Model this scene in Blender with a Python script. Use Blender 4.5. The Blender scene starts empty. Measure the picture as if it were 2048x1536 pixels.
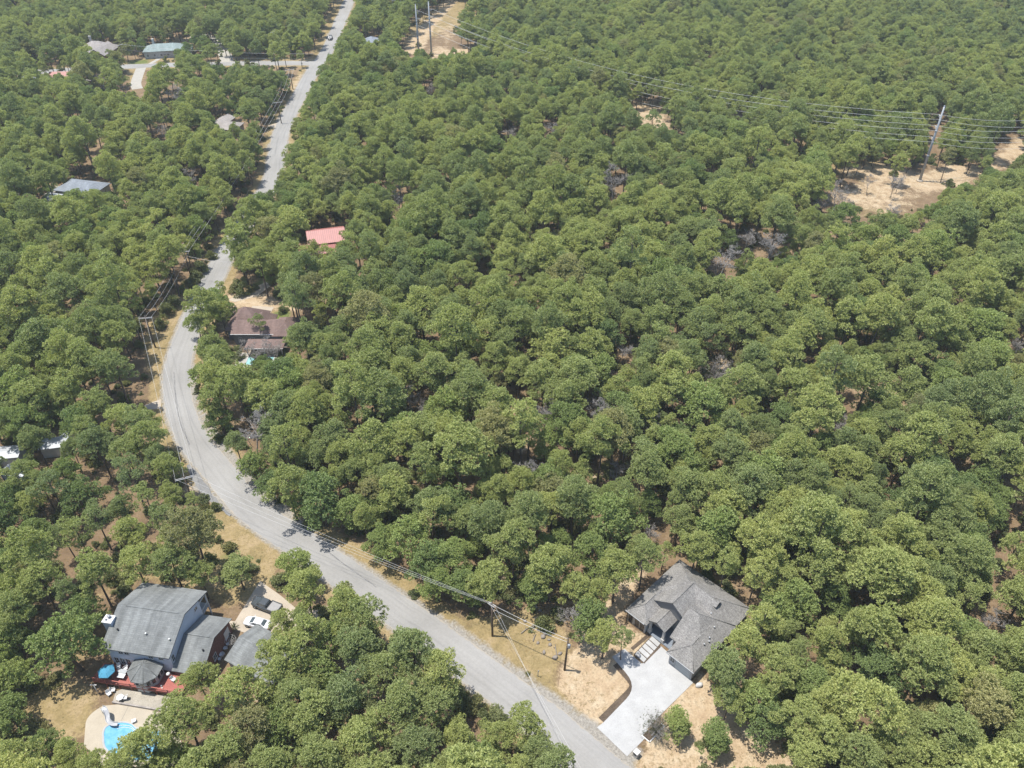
import bpy, math, random
import numpy as np
R = math.radians
C = bpy.context.scene.collection
scene = bpy.context.scene
random.seed(7)
rng = np.random.default_rng(11)

# ------------------------------------------------------------------ camera
CAM_H = 116.0
FPX = 1600.0                     # focal length in pixels of a 2048 wide frame
PITCH = math.atan(FPX / 2022.0)  # camera looks down by this angle
cam_d = bpy.data.cameras.new("camera")
cam = bpy.data.objects.new("camera", cam_d)
C.objects.link(cam)
cam.location = (0, 0, CAM_H)
cam.rotation_euler = (math.pi / 2 - PITCH, 0, 0)
cam_d.sensor_fit = 'HORIZONTAL'
cam_d.sensor_width = 36.0
cam_d.lens = 36.0 * FPX / 2048.0
cam_d.clip_start = 0.5
cam_d.clip_end = 9000
scene.camera = cam

# ------------------------------------------------------------------ world, sun, exposure
SUN_EL, SUN_AZ = R(75), R(172)       # azimuth: direction TOWARDS the sun, measured from +X counter-clockwise
world = bpy.data.worlds.new("World")
scene.world = world
world.use_nodes = True
wn = world.node_tree
sky = wn.nodes.new("ShaderNodeTexSky")
sky.sky_type = 'NISHITA'
sky.sun_disc = False
sky.sun_elevation = SUN_EL
sky.sun_rotation = math.pi / 2 - SUN_AZ
sky.altitude = 150
bg = wn.nodes["Background"]
bg.inputs[1].default_value = 0.15
wn.links.new(sky.outputs[0], bg.inputs[0])
sun_d = bpy.data.lights.new("sun", 'SUN')
sun_d.energy = 4.4
sun_d.angle = R(0.5)
sun_d.color = (1.0, 0.955, 0.88)
sun = bpy.data.objects.new("sun", sun_d)
C.objects.link(sun)
sv = (math.cos(SUN_EL) * math.cos(SUN_AZ), math.cos(SUN_EL) * math.sin(SUN_AZ), math.sin(SUN_EL))
import mathutils
sun.rotation_euler = mathutils.Vector(sv).to_track_quat('Z', 'Y').to_euler()
sun.location = (0, 0, 400)
vs = scene.view_settings
vs.view_transform = 'Standard'
vs.look = 'None'
vs.exposure = 0.78
vs.gamma = 1.0
vs.use_curve_mapping = False
scene.cycles.max_bounces = 6
scene.cycles.diffuse_bounces = 3
scene.cycles.glossy_bounces = 2
scene.cycles.transmission_bounces = 3
scene.cycles.transparent_max_bounces = 6
scene.cycles.volume_bounces = 0

# ------------------------------------------------------------------ surveying helpers
def gp(u, v, z=0.0):
    """point of the horizontal plane at height z seen at photo pixel (u, v)"""
    x = (u - 1024) / FPX
    y = -(v - 768) / FPX
    cp, sp = math.cos(PITCH), math.sin(PITCH)
    d = (x, cp + y * sp, -sp + y * cp)
    k = (CAM_H - z) / -d[2]
    return (d[0] * k, d[1] * k)

def proj(x, y, z):
    cp, sp = math.cos(PITCH), math.sin(PITCH)
    zz = z - CAM_H
    w = y * cp - zz * sp
    uu = y * sp + zz * cp
    return 1024 + FPX * x / w, 768 - FPX * uu / w

# ------------------------------------------------------------------ object helpers
def tag(o, label=None, cat=None, group=None, kind=None):
    if label: o["label"] = label
    if cat: o["category"] = cat
    if group: o["group"] = group
    if kind: o["kind"] = kind
    return o

def thing(name, label, cat, loc=(0, 0, 0), rz=0.0, group=None):
    o = bpy.data.objects.new(name, None)
    o.empty_display_size = 0.5
    C.objects.link(o)
    o.location = loc
    o.rotation_euler = (0, 0, rz)
    return tag(o, label, cat, group)

class MB:
    """collects shapes and links them as ONE mesh object"""
    def __init__(s):
        s.v, s.f, s.mi, s.n = [], [], [], 0
        s.smooth = []
    def add(s, verts, faces, mi=0, smooth=False):
        o = len(s.v)
        s.v.extend([tuple(map(float, p)) for p in verts])
        for f in faces:
            s.f.append(tuple(i + o for i in f)); s.mi.append(mi); s.smooth.append(smooth)
        return s
    def box(s, x0, x1, y0, y1, z0, z1, mi=0):
        v = [(x0,y0,z0),(x1,y0,z0),(x1,y1,z0),(x0,y1,z0),(x0,y0,z1),(x1,y0,z1),(x1,y1,z1),(x0,y1,z1)]
        return s.add(v, [(0,3,2,1),(4,5,6,7),(0,1,5,4),(1,2,6,5),(2,3,7,6),(3,0,4,7)], mi)
    def rbox(s, x0, x1, y0, y1, z0, z1, b, mi=0):
        """box with chamfered vertical edges and top edge"""
        def ring(i, z):
            return [(x0+i+b,y0+i,z),(x1-i-b,y0+i,z),(x1-i,y0+i+b,z),(x1-i,y1-i-b,z),(x1-i-b,y1-i,z),(x0+i+b,y1-i,z),(x0+i,y1-i-b,z),(x0+i,y0+i+b,z)]
        v = ring(0, z0) + ring(0, z1 - b) + ring(b * .8, z1)
        f = [tuple(range(7, -1, -1)), tuple(range(16, 24))]
        for k in (0, 8):
            for i in range(8):
                j = (i + 1) % 8
                f.append((k+i, k+j, k+8+j, k+8+i))
        return s.add(v, f, mi)
    def tube(s, pts, rad, n=6, mi=0, cap=True, smooth=True):
        pts = [mathutils.Vector(p) for p in pts]
        if not hasattr(rad, '__len__'): rad = [rad] * len(pts)
        v, f = [], []
        ref = mathutils.Vector((0.31, 0.17, 1)).normalized()
        for i, p in enumerate(pts):
            d = (pts[min(i+1, len(pts)-1)] - pts[max(i-1, 0)])
            d = d.normalized() if d.length > 1e-9 else mathutils.Vector((0,0,1))
            r = ref if abs(d.dot(ref)) < .93 else mathutils.Vector((1, 0.1, 0)).normalized()
            a = d.cross(r).normalized(); b = d.cross(a)
            for k in range(n):
                t = 2 * math.pi * k / n
                v.append(p + (a * math.cos(t) + b * math.sin(t)) * rad[i])
        for i in range(len(pts) - 1):
            for k in range(n):
                j = (k + 1) % n
                f.append((i*n+k, i*n+j, (i+1)*n+j, (i+1)*n+k))
        if cap:
            f.append(tuple(range(n-1, -1, -1)))
            f.append(tuple((len(pts)-1)*n + k for k in range(n)))
        return s.add(v, f, mi, smooth)
    def lathe(s, prof, c=(0,0,0), n=12, mi=0, smooth=True):
        v, f = [], []
        for r, z in prof:
            for k in range(n):
                t = 2*math.pi*k/n
                v.append((c[0]+r*math.cos(t), c[1]+r*math.sin(t), c[2]+z))
        for i in range(len(prof)-1):
            for k in range(n):
                j = (k+1) % n
                f.append((i*n+k, i*n+j, (i+1)*n+j, (i+1)*n+k))
        f.append(tuple(range(n-1,-1,-1))); f.append(tuple((len(prof)-1)*n+k for k in range(n)))
        return s.add(v, f, mi, smooth)
    def prism(s, poly, z0, z1, mi=0):
        n = len(poly)
        v = [(p[0],p[1],z0) for p in poly] + [(p[0],p[1],z1) for p in poly]
        f = [tuple(range(n-1,-1,-1)), tuple(range(n, 2*n))]
        for i in range(n):
            j = (i+1) % n
            f.append((i, j, n+j, n+i))
        return s.add(v, f, mi)
    def hip(s, x0, x1, y0, y1, ze, pitch, th=.18, mi=0):
        """closed hipped roof, x0..y1 are the outer eaves"""
        w, d = x1-x0, y1-y0
        h = min(w, d)/2
        zr = ze + pitch*h
        if w >= d: r0, r1 = (x0+h, (y0+y1)/2, zr), (x1-h, (y0+y1)/2, zr)
        else:      r0, r1 = ((x0+x1)/2, y0+h, zr), ((x0+x1)/2, y1-h, zr)
        v = [(x0,y0,ze),(x1,y0,ze),(x1,y1,ze),(x0,y1,ze), r0, r1,
             (x0,y0,ze-th),(x1,y0,ze-th),(x1,y1,ze-th),(x0,y1,ze-th)]
        if w >= d: f = [(0,1,5,4),(1,2,5),(2,3,4,5),(3,0,4)]
        else:      f = [(0,1,4),(1,2,5,4),(2,3,5),(3,0,4,5)]
        f += [(6,7,1,0),(7,8,2,1),(8,9,3,2),(9,6,0,3),(9,8,7,6)]
        return s.add(v, f, mi)
    def gable(s, x0, x1, y0, y1, ze, pitch, axis='x', th=.18, mi=0):
        """gable roof of two sloping slabs; axis = direction of the ridge"""
        if axis == 'x':
            ym = (y0+y1)/2; zr = ze + pitch*(y1-y0)/2
            sec = [(y0,ze),(ym,zr),(y1,ze),(y1,ze-th),(ym,zr-th),(y0,ze-th)]
            v = [(x0,a,b) for a,b in sec] + [(x1,a,b) for a,b in sec]
        else:
            xm = (x0+x1)/2; zr = ze + pitch*(x1-x0)/2
            sec = [(x0,ze),(xm,zr),(x1,ze),(x1,ze-th),(xm,zr-th),(x0,ze-th)]
            v = [(a,y0,b) for a,b in sec] + [(a,y1,b) for a,b in sec]
        f = []
        for i in range(6):
            j = (i+1) % 6
            f.append((i, j, 6+j, 6+i))
        f += [(0,5,4,1),(1,4,3,2),(6,7,10,11),(7,8,9,10)]
        return s.add(v, f, mi)
    def build(s, name, mats, parent=None, loc=None):
        me = bpy.data.meshes.new(name)
        me.from_pydata(s.v, [], s.f)
        if not isinstance(mats, (list, tuple)): mats = [mats]
        for m in mats: me.materials.append(m)
        me.polygons.foreach_set("material_index", s.mi)
        me.polygons.foreach_set("use_smooth", s.smooth)
        me.update()
        import bmesh
        bm = bmesh.new(); bm.from_mesh(me)
        bmesh.ops.recalc_face_normals(bm, faces=bm.faces)
        bm.to_mesh(me); bm.free()
        o = bpy.data.objects.new(name, me)
        C.objects.link(o)
        if parent: o.parent = parent
        if loc: o.location = loc
        return o

def copy_tree(o, parent=None):
    c = o.copy(); C.objects.link(c)
    c.parent = parent
    for ch in list(o.children):
        copy_tree(ch, c)
    return c

# ------------------------------------------------------------------ materials
M = {}
def newmat(name):
    m = bpy.data.materials.new(name); m.use_nodes = True
    M[name] = m
    nt = m.node_tree
    return m, nt, nt.nodes["Principled BSDF"], nt.nodes, nt.links

def noise(nt, scale, detail=4, vec=None, rough=.55):
    n = nt.nodes.new("ShaderNodeTexNoise")
    n.inputs["Scale"].default_value = scale
    n.inputs["Detail"].default_value = detail
    n.inputs["Roughness"].default_value = rough
    if vec is not None: nt.links.new(vec, n.inputs["Vector"])
    return n.outputs["Fac"]

def ramp(nt, fac, stops):
    r = nt.nodes.new("ShaderNodeValToRGB")
    e = r.color_ramp.elements
    while len(e) < len(stops): e.new(0.5)
    for el, (p, c) in zip(e, stops):
        el.position = p
        el.color = (*c, 1) if hasattr(c, '__len__') else (c, c, c, 1)
    nt.links.new(fac, r.inputs[0])
    return r.outputs[0]

def mixc(nt, fac, a, b, mode='MIX'):
    m = nt.nodes.new("ShaderNodeMix"); m.data_type = 'RGBA'; m.blend_type = mode
    if hasattr(fac, 'links'): nt.links.new(fac, m.inputs[0])
    else: m.inputs[0].default_value = fac
    for s, i in ((a, 6), (b, 7)):
        if hasattr(s, 'links'): nt.links.new(s, m.inputs[i])
        else: m.inputs[i].default_value = (*s, 1)
    return m.outputs[2]

def mth(nt, op, a, b=None, c=None):
    m = nt.nodes.new("ShaderNodeMath"); m.operation = op
    for i, s in enumerate((a, b, c)):
        if s is None: continue
        if hasattr(s, 'links'): nt.links.new(s, m.inputs[i])
        else: m.inputs[i].default_value = s
    return m.outputs[0]

def texco(nt, which="Object"):
    return nt.nodes.new("ShaderNodeTexCoord").outputs[which]

def geopos(nt):
    return nt.nodes.new("ShaderNodeNewGeometry").outputs["Position"]

def bump(nt, bsdf, h, strength=.4, dist=.1):
    b = nt.nodes.new("ShaderNodeBump")
    b.inputs["Strength"].default_value = strength
    b.inputs["Distance"].default_value = dist
    nt.links.new(h, b.inputs["Height"])
    nt.links.new(b.outputs[0], bsdf.inputs["Normal"])

def plain(name, col, rough=.7, var=.15, scale=2.0, metal=0.0, spec=.4):
    """one colour with wear: slow and fast noise"""
    m, nt, b, N, L = newmat(name)
    p = geopos(nt)
    n1 = noise(nt, scale, 5, p); n2 = noise(nt, scale*9, 3, p)
    f = mth(nt, 'MULTIPLY', mth(nt, 'ADD', n1, n2), .5)
    lo = tuple(c*(1-var) for c in col); hi = tuple(min(1, c*(1+var)) for c in col)
    c = ramp(nt, f, [(.3, lo), (.7, hi)])
    L.new(c, b.inputs["Base Color"])
    b.inputs["Roughness"].default_value = rough
    b.inputs["Metallic"].default_value = metal
    b.inputs["Specular IOR Level"].default_value = spec
    return m

def shingle(name, col, streak=.18, speck=.5):
    """asphalt shingles: granules, courses and weather streaks running down the slope"""
    m, nt, b, N, L = newmat(name)
    o = texco(nt)
    br = N.new("ShaderNodeTexBrick")
    br.inputs["Scale"].default_value = 1.0
    br.inputs["Brick Width"].default_value = .9
    br.inputs["Row Height"].default_value = .28
    br.inputs["Mortar Size"].default_value = .02
    br.inputs["Color1"].default_value = (.9,.9,.9,1); br.inputs["Color2"].default_value = (1.12,1.12,1.12,1)
    br.inputs["Mortar"].default_value = (.8,.8,.8,1)
    L.new(o, br.inputs["Vector"])
    gran = ramp(nt, noise(nt, 5.0, 3, o, .8), [(.32, 1-speck*.55), (.68, 1+speck*.55)])
    mp = N.new("ShaderNodeMapping"); mp.inputs["Scale"].default_value = (.9, .12, .12)
    L.new(o, mp.inputs[0])
    st = ramp(nt, noise(nt, 1.0, 4, mp.outputs[0]), [(.35, 1-streak), (.65, 1+streak)])
    c = mixc(nt, 1, mixc(nt, 1, br.outputs[0], gran, 'MULTIPLY'), st, 'MULTIPLY')
    c = mixc(nt, 1, c, col, 'MULTIPLY')
    L.new(c, b.inputs["Base Color"])
    b.inputs["Roughness"].default_value = .9
    b.inputs["Specular IOR Level"].default_value = .2
    return m

def siding(name, col, step=.2):
    m, nt, b, N, L = newmat(name)
    o = texco(nt)
    w = N.new("ShaderNodeTexWave"); w.bands_direction = 'Z'; w.wave_profile = 'SAW'
    w.inputs["Scale"].default_value = .314/step*1.0
    L.new(o, w.inputs["Vector"])
    c = mixc(nt, 1, ramp(nt, w.outputs["Fac"], [(0, .78), (.25, 1.0), (1, 1.0)]), col, 'MULTIPLY')
    c = mixc(nt, 1, c, ramp(nt, noise(nt, .7, 5, o), [(.3, .9), (.7, 1.06)]), 'MULTIPLY')
    L.new(c, b.inputs["Base Color"]); b.inputs["Roughness"].default_value = .6
    return m

def brickmat(name, c1, c2, mortar):
    m, nt, b, N, L = newmat(name)
    o = texco(nt)
    sep = N.new("ShaderNodeSeparateXYZ"); L.new(o, sep.inputs[0])
    cm = N.new("ShaderNodeCombineXYZ")
    L.new(mth(nt, 'ADD', sep.outputs[0], sep.outputs[1]), cm.inputs[0]); L.new(sep.outputs[2], cm.inputs[1])
    br = N.new("ShaderNodeTexBrick"); br.inputs["Scale"].default_value = 1
    br.inputs["Brick Width"].default_value = .24; br.inputs["Row Height"].default_value = .08
    br.inputs["Mortar Size"].default_value = .01
    br.inputs["Color1"].default_value = (*c1,1); br.inputs["Color2"].default_value = (*c2,1); br.inputs["Mortar"].default_value = (*mortar,1)
    L.new(cm.outputs[0], br.inputs["Vector"])
    c = mixc(nt, 1, br.outputs[0], ramp(nt, noise(nt, 2.2, 4, o), [(.3,.75),(.7,1.2)]), 'MULTIPLY')
    L.new(c, b.inputs["Base Color"]); b.inputs["Roughness"].default_value = .85
    return m

def glassmat(name, col, rough=.08):
    m, nt, b, N, L = newmat(name)
    b.inputs["Base Color"].default_value = (*col, 1)
    b.inputs["Roughness"].default_value = rough
    b.inputs["Specular IOR Level"].default_value = .7
    L.new(ramp(nt, noise(nt, 1.5, 2, geopos(nt)), [(.3, tuple(c*.7 for c in col)), (.7, tuple(c*1.3 for c in col))]), b.inputs["Base Color"])
    return m

def leafmat(name, stops, trans=.33, tintamt=.95):
    """foliage: colour differs from tree to tree, from clump to clump and from stand to stand"""
    m, nt, b, N, L = newmat(name)
    oi = N.new("ShaderNodeObjectInfo")
    at = N.new("ShaderNodeAttribute"); at.attribute_name = "tint"
    rnd = oi.outputs["Random"]
    st = noise(nt, .013, 2, oi.outputs["Location"])           # stands of one kind
    f = mth(nt, 'ADD', mth(nt, 'MULTIPLY', rnd, .62), mth(nt, 'MULTIPLY', mth(nt, 'SUBTRACT', st, .3), .95))
    c = ramp(nt, f, stops)
    odd = mth(nt, 'GREATER_THAN', mth(nt, 'FRACT', mth(nt, 'MULTIPLY', rnd, 37.7)), .972)   # a few browned or greyed crowns
    c = mixc(nt, mth(nt, 'MULTIPLY', odd, .55), c, (.215,.195,.105))
    tf = mth(nt, 'MULTIPLY_ADD', at.outputs["Fac"], tintamt, 1 - tintamt*.5)
    c = mixc(nt, 1, c, ramp(nt, tf, [(0, (0,0,0)), (1, (1,1,1))]), 'MULTIPLY')
    c = mixc(nt, 1, c, (1.50, 1.43, 1.46), 'MULTIPLY')
    L.new(c, b.inputs["Base Color"])
    b.inputs["Roughness"].default_value = .5
    b.inputs["Specular IOR Level"].default_value = .28
    t = N.new("ShaderNodeBsdfTranslucent")
    L.new(mixc(nt, 1, c, (1.15, 1.25, .55), 'MULTIPLY'), t.inputs[0])
    mx = N.new("ShaderNodeMixShader"); mx.inputs[0].default_value = trans
    L.new(b.outputs[0], mx.inputs[1]); L.new(t.outputs[0], mx.inputs[2])
    L.new(mx.outputs[0], N["Material Output"].inputs[0])
    return m

PINE = leafmat("pine_needles", [(0, (.142,.182,.082)), (.25, (.182,.220,.088)), (.5, (.226,.260,.094)), (.75, (.252,.282,.100)), (1, (.280,.300,.105))])
OAK = leafmat("oak_leaves", [(0, (.124,.176,.074)), (.4, (.170,.220,.080)), (.7, (.212,.262,.092)), (1, (.255,.288,.098))])
BUSHM = leafmat("shrub_leaves", [(0, (.08,.10,.045)), (.5, (.125,.145,.06)), (1, (.19,.18,.08))])
plain("bark", (0.105,0.081,0.063), .95, .35, 1.5)
plain("dead_wood", (.27,.252,.235), .9, .3, 2.0)
plain("pole_wood", (0.091,0.066,0.049), .9, .3, 1.5)
plain("galvanised", (.27,.285,.30), .5, .12, .5, .25)
plain("wire_metal", (.46,.46,.45), .5, .08, 1.0)
plain("insulator", (0.385,0.378,0.364), .4, .1)
plain("white_paint", (0.546,0.546,0.532), .5, .06)
plain("off_white", (0.462,0.448,0.420), .6, .08)
plain("dark_metal", (0.025,0.025,0.028), .45, .2)
plain("black_rubber", (0.015,0.015,0.017), .85, .2)
plain("chrome", (0.385,0.392,0.406), .25, .06, 3, .8)
plain("grey_trim", (0.294,0.301,0.308), .6, .08)
shingle("shingle_new", (.185,.178,.168), .10, .85)
shingle("shingle_old", (.150,.157,.154), .22, .25)
shingle("shingle_brown", (.160,.112,.098), .12, .3)
shingle("shingle_tan", (0.252,0.231,0.217), .12, .3)
shingle("shingle_slate", (0.182,0.203,0.231), .12, .3)
shingle("shingle_green", (0.189,0.231,0.224), .12, .3)
siding("siding_blue", (.47,.515,.595))
siding("siding_white", (0.462,0.469,0.476))
siding("siding_grey", (0.322,0.336,0.350))
siding("siding_dark", (.16,.16,.165))
siding("siding_tan", (0.315,0.252,0.210))
brickmat("brick_red", (0.161,0.052,0.042), (0.112,0.035,0.032), (0.182,0.140,0.119))
brickmat("brick_white", (0.434,0.420,0.399), (0.350,0.336,0.315), (0.385,0.371,0.350))
brickmat("stone_grey", (0.294,0.266,0.238), (0.210,0.189,0.175), (0.280,0.259,0.238))
glassmat("glass_dark", (.03,.037,.045))
glassmat("glass_car", (.06,.075,.085))

# ================================================================== GROUND, ROADS, WATERLESS SETTING
def pip(px, py, poly):
    """vectorised point in polygon"""
    inside = np.zeros(px.shape, bool)
    n = len(poly)
    for i in range(n):
        x0, y0 = poly[i]; x1, y1 = poly[(i+1) % n]
        if y0 == y1: continue
        c = ((y0 > py) != (y1 > py)) & (px < (x1-x0)*(py-y0)/(y1-y0) + x0)
        inside ^= c
    return inside

def segdist(px, py, a, b):
    dx, dy = b[0]-a[0], b[1]-a[1]
    L2 = dx*dx+dy*dy + 1e-12
    t = np.clip(((px-a[0])*dx + (py-a[1])*dy)/L2, 0, 1)
    return np.hypot(px-(a[0]+t*dx), py-(a[1]+t*dy))

def polydist(px, py, poly, closed=True):
    d = np.full(px.shape, 1e9)
    n = len(poly)
    for i in range(n if closed else n-1):
        d = np.minimum(d, segdist(px, py, poly[i], poly[(i+1) % n]))
    return d

def smooth_path(pts, step=2.0):
    """Catmull-Rom through the points, resampled evenly"""
    P = np.array(pts, float)
    P = np.vstack([2*P[0]-P[1], P, 2*P[-1]-P[-2]])
    out = []
    for i in range(1, len(P)-2):
        for t in np.linspace(0, 1, 24, endpoint=False):
            a, b, c, d = P[i-1], P[i], P[i+1], P[i+2]
            out.append(.5*((2*b) + (c-a)*t + (2*a-5*b+4*c-d)*t*t + (3*b-a-3*c+d)*t**3))
    out.append(P[-2]); out = np.array(out)
    s = np.concatenate([[0], np.cumsum(np.hypot(*np.diff(out, axis=0).T))])
    q = np.arange(0, s[-1], step)
    return np.stack([np.interp(q, s, out[:, k]) for k in range(out.shape[1])], 1)

# centre line of the road, from its two edges in the photograph (u, v) and its width
RE = [(1262,1536),(1095,1396),(997,1326),(900,1251),(795,1183),(713,1124),(619,1062),(560,1023),(513,985),(472,936),(438,897),(407,855),(394,821),(384,787),(382,746),(386,704)]
re_w = smooth_path([gp(*q) for q in RE], 2.0)
tan = np.gradient(re_w, axis=0); tan /= np.hypot(*tan.T)[:, None]
nor = np.stack([-tan[:, 1], tan[:, 0]], 1)            # to the left of travel away from the camera
c1 = re_w + nor * 3.15
start = c1[0] - tan[0]*70
far = [gp(*q) for q in [(388,634),(427,555),(452,505),(500,432),(543,362),(553,311),(566,255),(601,186),(628,138),(657,96),(699,0)]]
far_end = (far[-1][0] + (far[-1][0]-far[-2][0])*4, far[-1][1] + (far[-1][1]-far[-2][1])*4)
road_c = smooth_path([tuple(start)] + [tuple(c1[i]) for i in range(0, len(c1), 7)] + far + [far_end], 2.0)
road_d = np.gradient(road_c, axis=0); road_d /= np.hypot(*road_d.T)[:, None]
road_n = np.stack([-road_d[:, 1], road_d[:, 0]], 1)
ROAD_HW = 3.15
side_c = smooth_path([gp(*q) for q in [(636,128),(600,126),(540,126),(427,128),(302,131),(242,134),(150,139),(40,146),(-120,156)]], 2.5)

def ribbon(name, c, hw, z, mat, jit=.0, cols=9):
    d = np.gradient(c, axis=0); d /= np.hypot(*d.T)[:, None]
    n = np.stack([-d[:, 1], d[:, 0]], 1)
    hw = np.broadcast_to(np.asarray(hw, float), (len(c),))
    r2 = np.random.default_rng(5)
    jl, jr = r2.normal(0, jit, len(c)), r2.normal(0, jit, len(c))
    V, F, UV = [], [], []
    for i in range(len(c)):
        for k in range(cols):
            t = -1 + 2*k/(cols-1)
            w = hw[i] + (jl[i] if t > 0 else jr[i])
            p = c[i] + n[i]*w*t
            V.append((p[0], p[1], z + .05*(1-t*t)))
            UV.append((t, i))
    for i in range(len(c)-1):
        for k in range(cols-1):
            a = i*cols+k
            F.append((a, a+cols, a+cols+1, a+1))
    me = bpy.data.meshes.new(name); me.from_pydata(V, [], F)
    step = float(np.hypot(*(c[1]-c[0])))
    ul = me.uv_layers.new(name="lane")
    arr = np.array([(UV[l.vertex_index][0], UV[l.vertex_index][1]*step) for l in me.loops], 'f')
    ul.data.foreach_set("uv", arr.ravel())
    me.materials.append(mat); me.update()
    o = bpy.data.objects.new(name, me); C.objects.link(o)
    tag(o, kind="structure")
    return o

def roadmat():
    m, nt, b, N, L = newmat("chip_seal")
    p = geopos(nt)
    uv = N.new("ShaderNodeUVMap"); uv.uv_map = "lane"
    sp = N.new("ShaderNodeSeparateXYZ"); L.new(uv.outputs[0], sp.inputs[0])
    # stretched noise along the lane: worn wheel tracks and old seams
    cm = N.new("ShaderNodeCombineXYZ")
    wob = mth(nt, 'MULTIPLY', mth(nt, 'SUBTRACT', noise(nt, .05, 2, p), .5), .5)
    L.new(mth(nt, 'MULTIPLY', mth(nt, 'ADD', sp.outputs[0], wob), 3.2), cm.inputs[0])
    L.new(mth(nt, 'MULTIPLY', sp.outputs[1], .022), cm.inputs[1])
    tr = ramp(nt, noise(nt, 1.6, 5, cm.outputs[0], .6), [(.3, (.89,.89,.89)), (.5, (1,1,1)), (.72, (1.05,1.05,1.05))])
    base = ramp(nt, noise(nt, .09, 5, p), [(.3, (0.211,0.206,0.195)), (.5, (0.236,0.230,0.219)), (.7, (0.261,0.256,0.245))])
    c = mixc(nt, 1, base, tr, 'MULTIPLY')
    c = mixc(nt, 1, c, ramp(nt, noise(nt, 2.4, 4, p, .7), [(.25, .91), (.75, 1.08)]), 'MULTIPLY')
    # dark bleeding tar in the wheel tracks, in stretches
    for off in (-.52, .16, .5):
        d = mth(nt, 'ABSOLUTE', mth(nt, 'SUBTRACT', mth(nt, 'ADD', sp.outputs[0], wob), off))
        band = ramp(nt, d, [(0, 1), (.10, 0)])
        cm2 = N.new("ShaderNodeCombineXYZ")
        L.new(mth(nt, 'MULTIPLY', sp.outputs[1], .03), cm2.inputs[0]); cm2.inputs[1].default_value = off*7
        L.new(mth(nt, 'MULTIPLY', sp.outputs[0], .7), cm2.inputs[2])
        w = ramp(nt, noise(nt, 1.0, 5, cm2.outputs[0], .7), [(.52, 0), (.68, .55)])
        c = mixc(nt, mth(nt, 'MULTIPLY', band, w), c, (0.126,0.126,0.130))
    # loose dust and gravel at the ragged edges
    e = mth(nt, 'ADD', mth(nt, 'ABSOLUTE', sp.outputs[0]), mth(nt, 'MULTIPLY', mth(nt, 'SUBTRACT', noise(nt, .8, 5, p, .7), .5), .5))
    c = mixc(nt, ramp(nt, e, [(.93, 0), (1.06, .7)]), c, (0.296,0.255,0.196))
    L.new(c, b.inputs["Base Color"]); b.inputs["Roughness"].default_value = .92
    b.inputs["Specular IOR Level"].default_value = .2
    return m
ROADM = roadmat()
ribbon("road", road_c, ROAD_HW, .03, ROADM, .05)
ribbon("side_road", side_c, 3.0, .022, ROADM, .10)

def tarmat():
    m, nt, b, N, L = newmat("tar_patch")
    p = geopos(nt)
    c = ramp(nt, noise(nt, .8, 5, p, .7), [(.3, (.125,.125,.125)), (.7, (.205,.202,.195))])
    L.new(mixc(nt, 1, c, ramp(nt, noise(nt, 4, 3, p, .8), [(.3, .85), (.7, 1.12)]), 'MULTIPLY'), b.inputs["Base Color"])
    b.inputs["Roughness"].default_value = .9
    return m
TARM = tarmat()
ribbon("road_patch", smooth_path([gp(*q) for q in [(376,930),(392,955),(412,985),(438,1012),(462,1032)]], 1.0), [.35+.55*math.sin(math.pi*min(1, max(0, i/15))) for i in range(len(smooth_path([gp(*q) for q in [(376,930),(392,955),(412,985),(438,1012),(462,1032)]], 1.0)))], .062, TARM, .10, 5)
ribbon("road_patch", smooth_path([gp(*q) for q in [(348,745),(352,800),(362,850),(380,890)]], 1.0), .14, .078, TARM, .05, 3)
ribbon("road_patch", smooth_path([gp(*q) for q in [(640,1092),(690,1130),(760,1180)]], 1.0), .12, .082, TARM, .05, 3)

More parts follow.
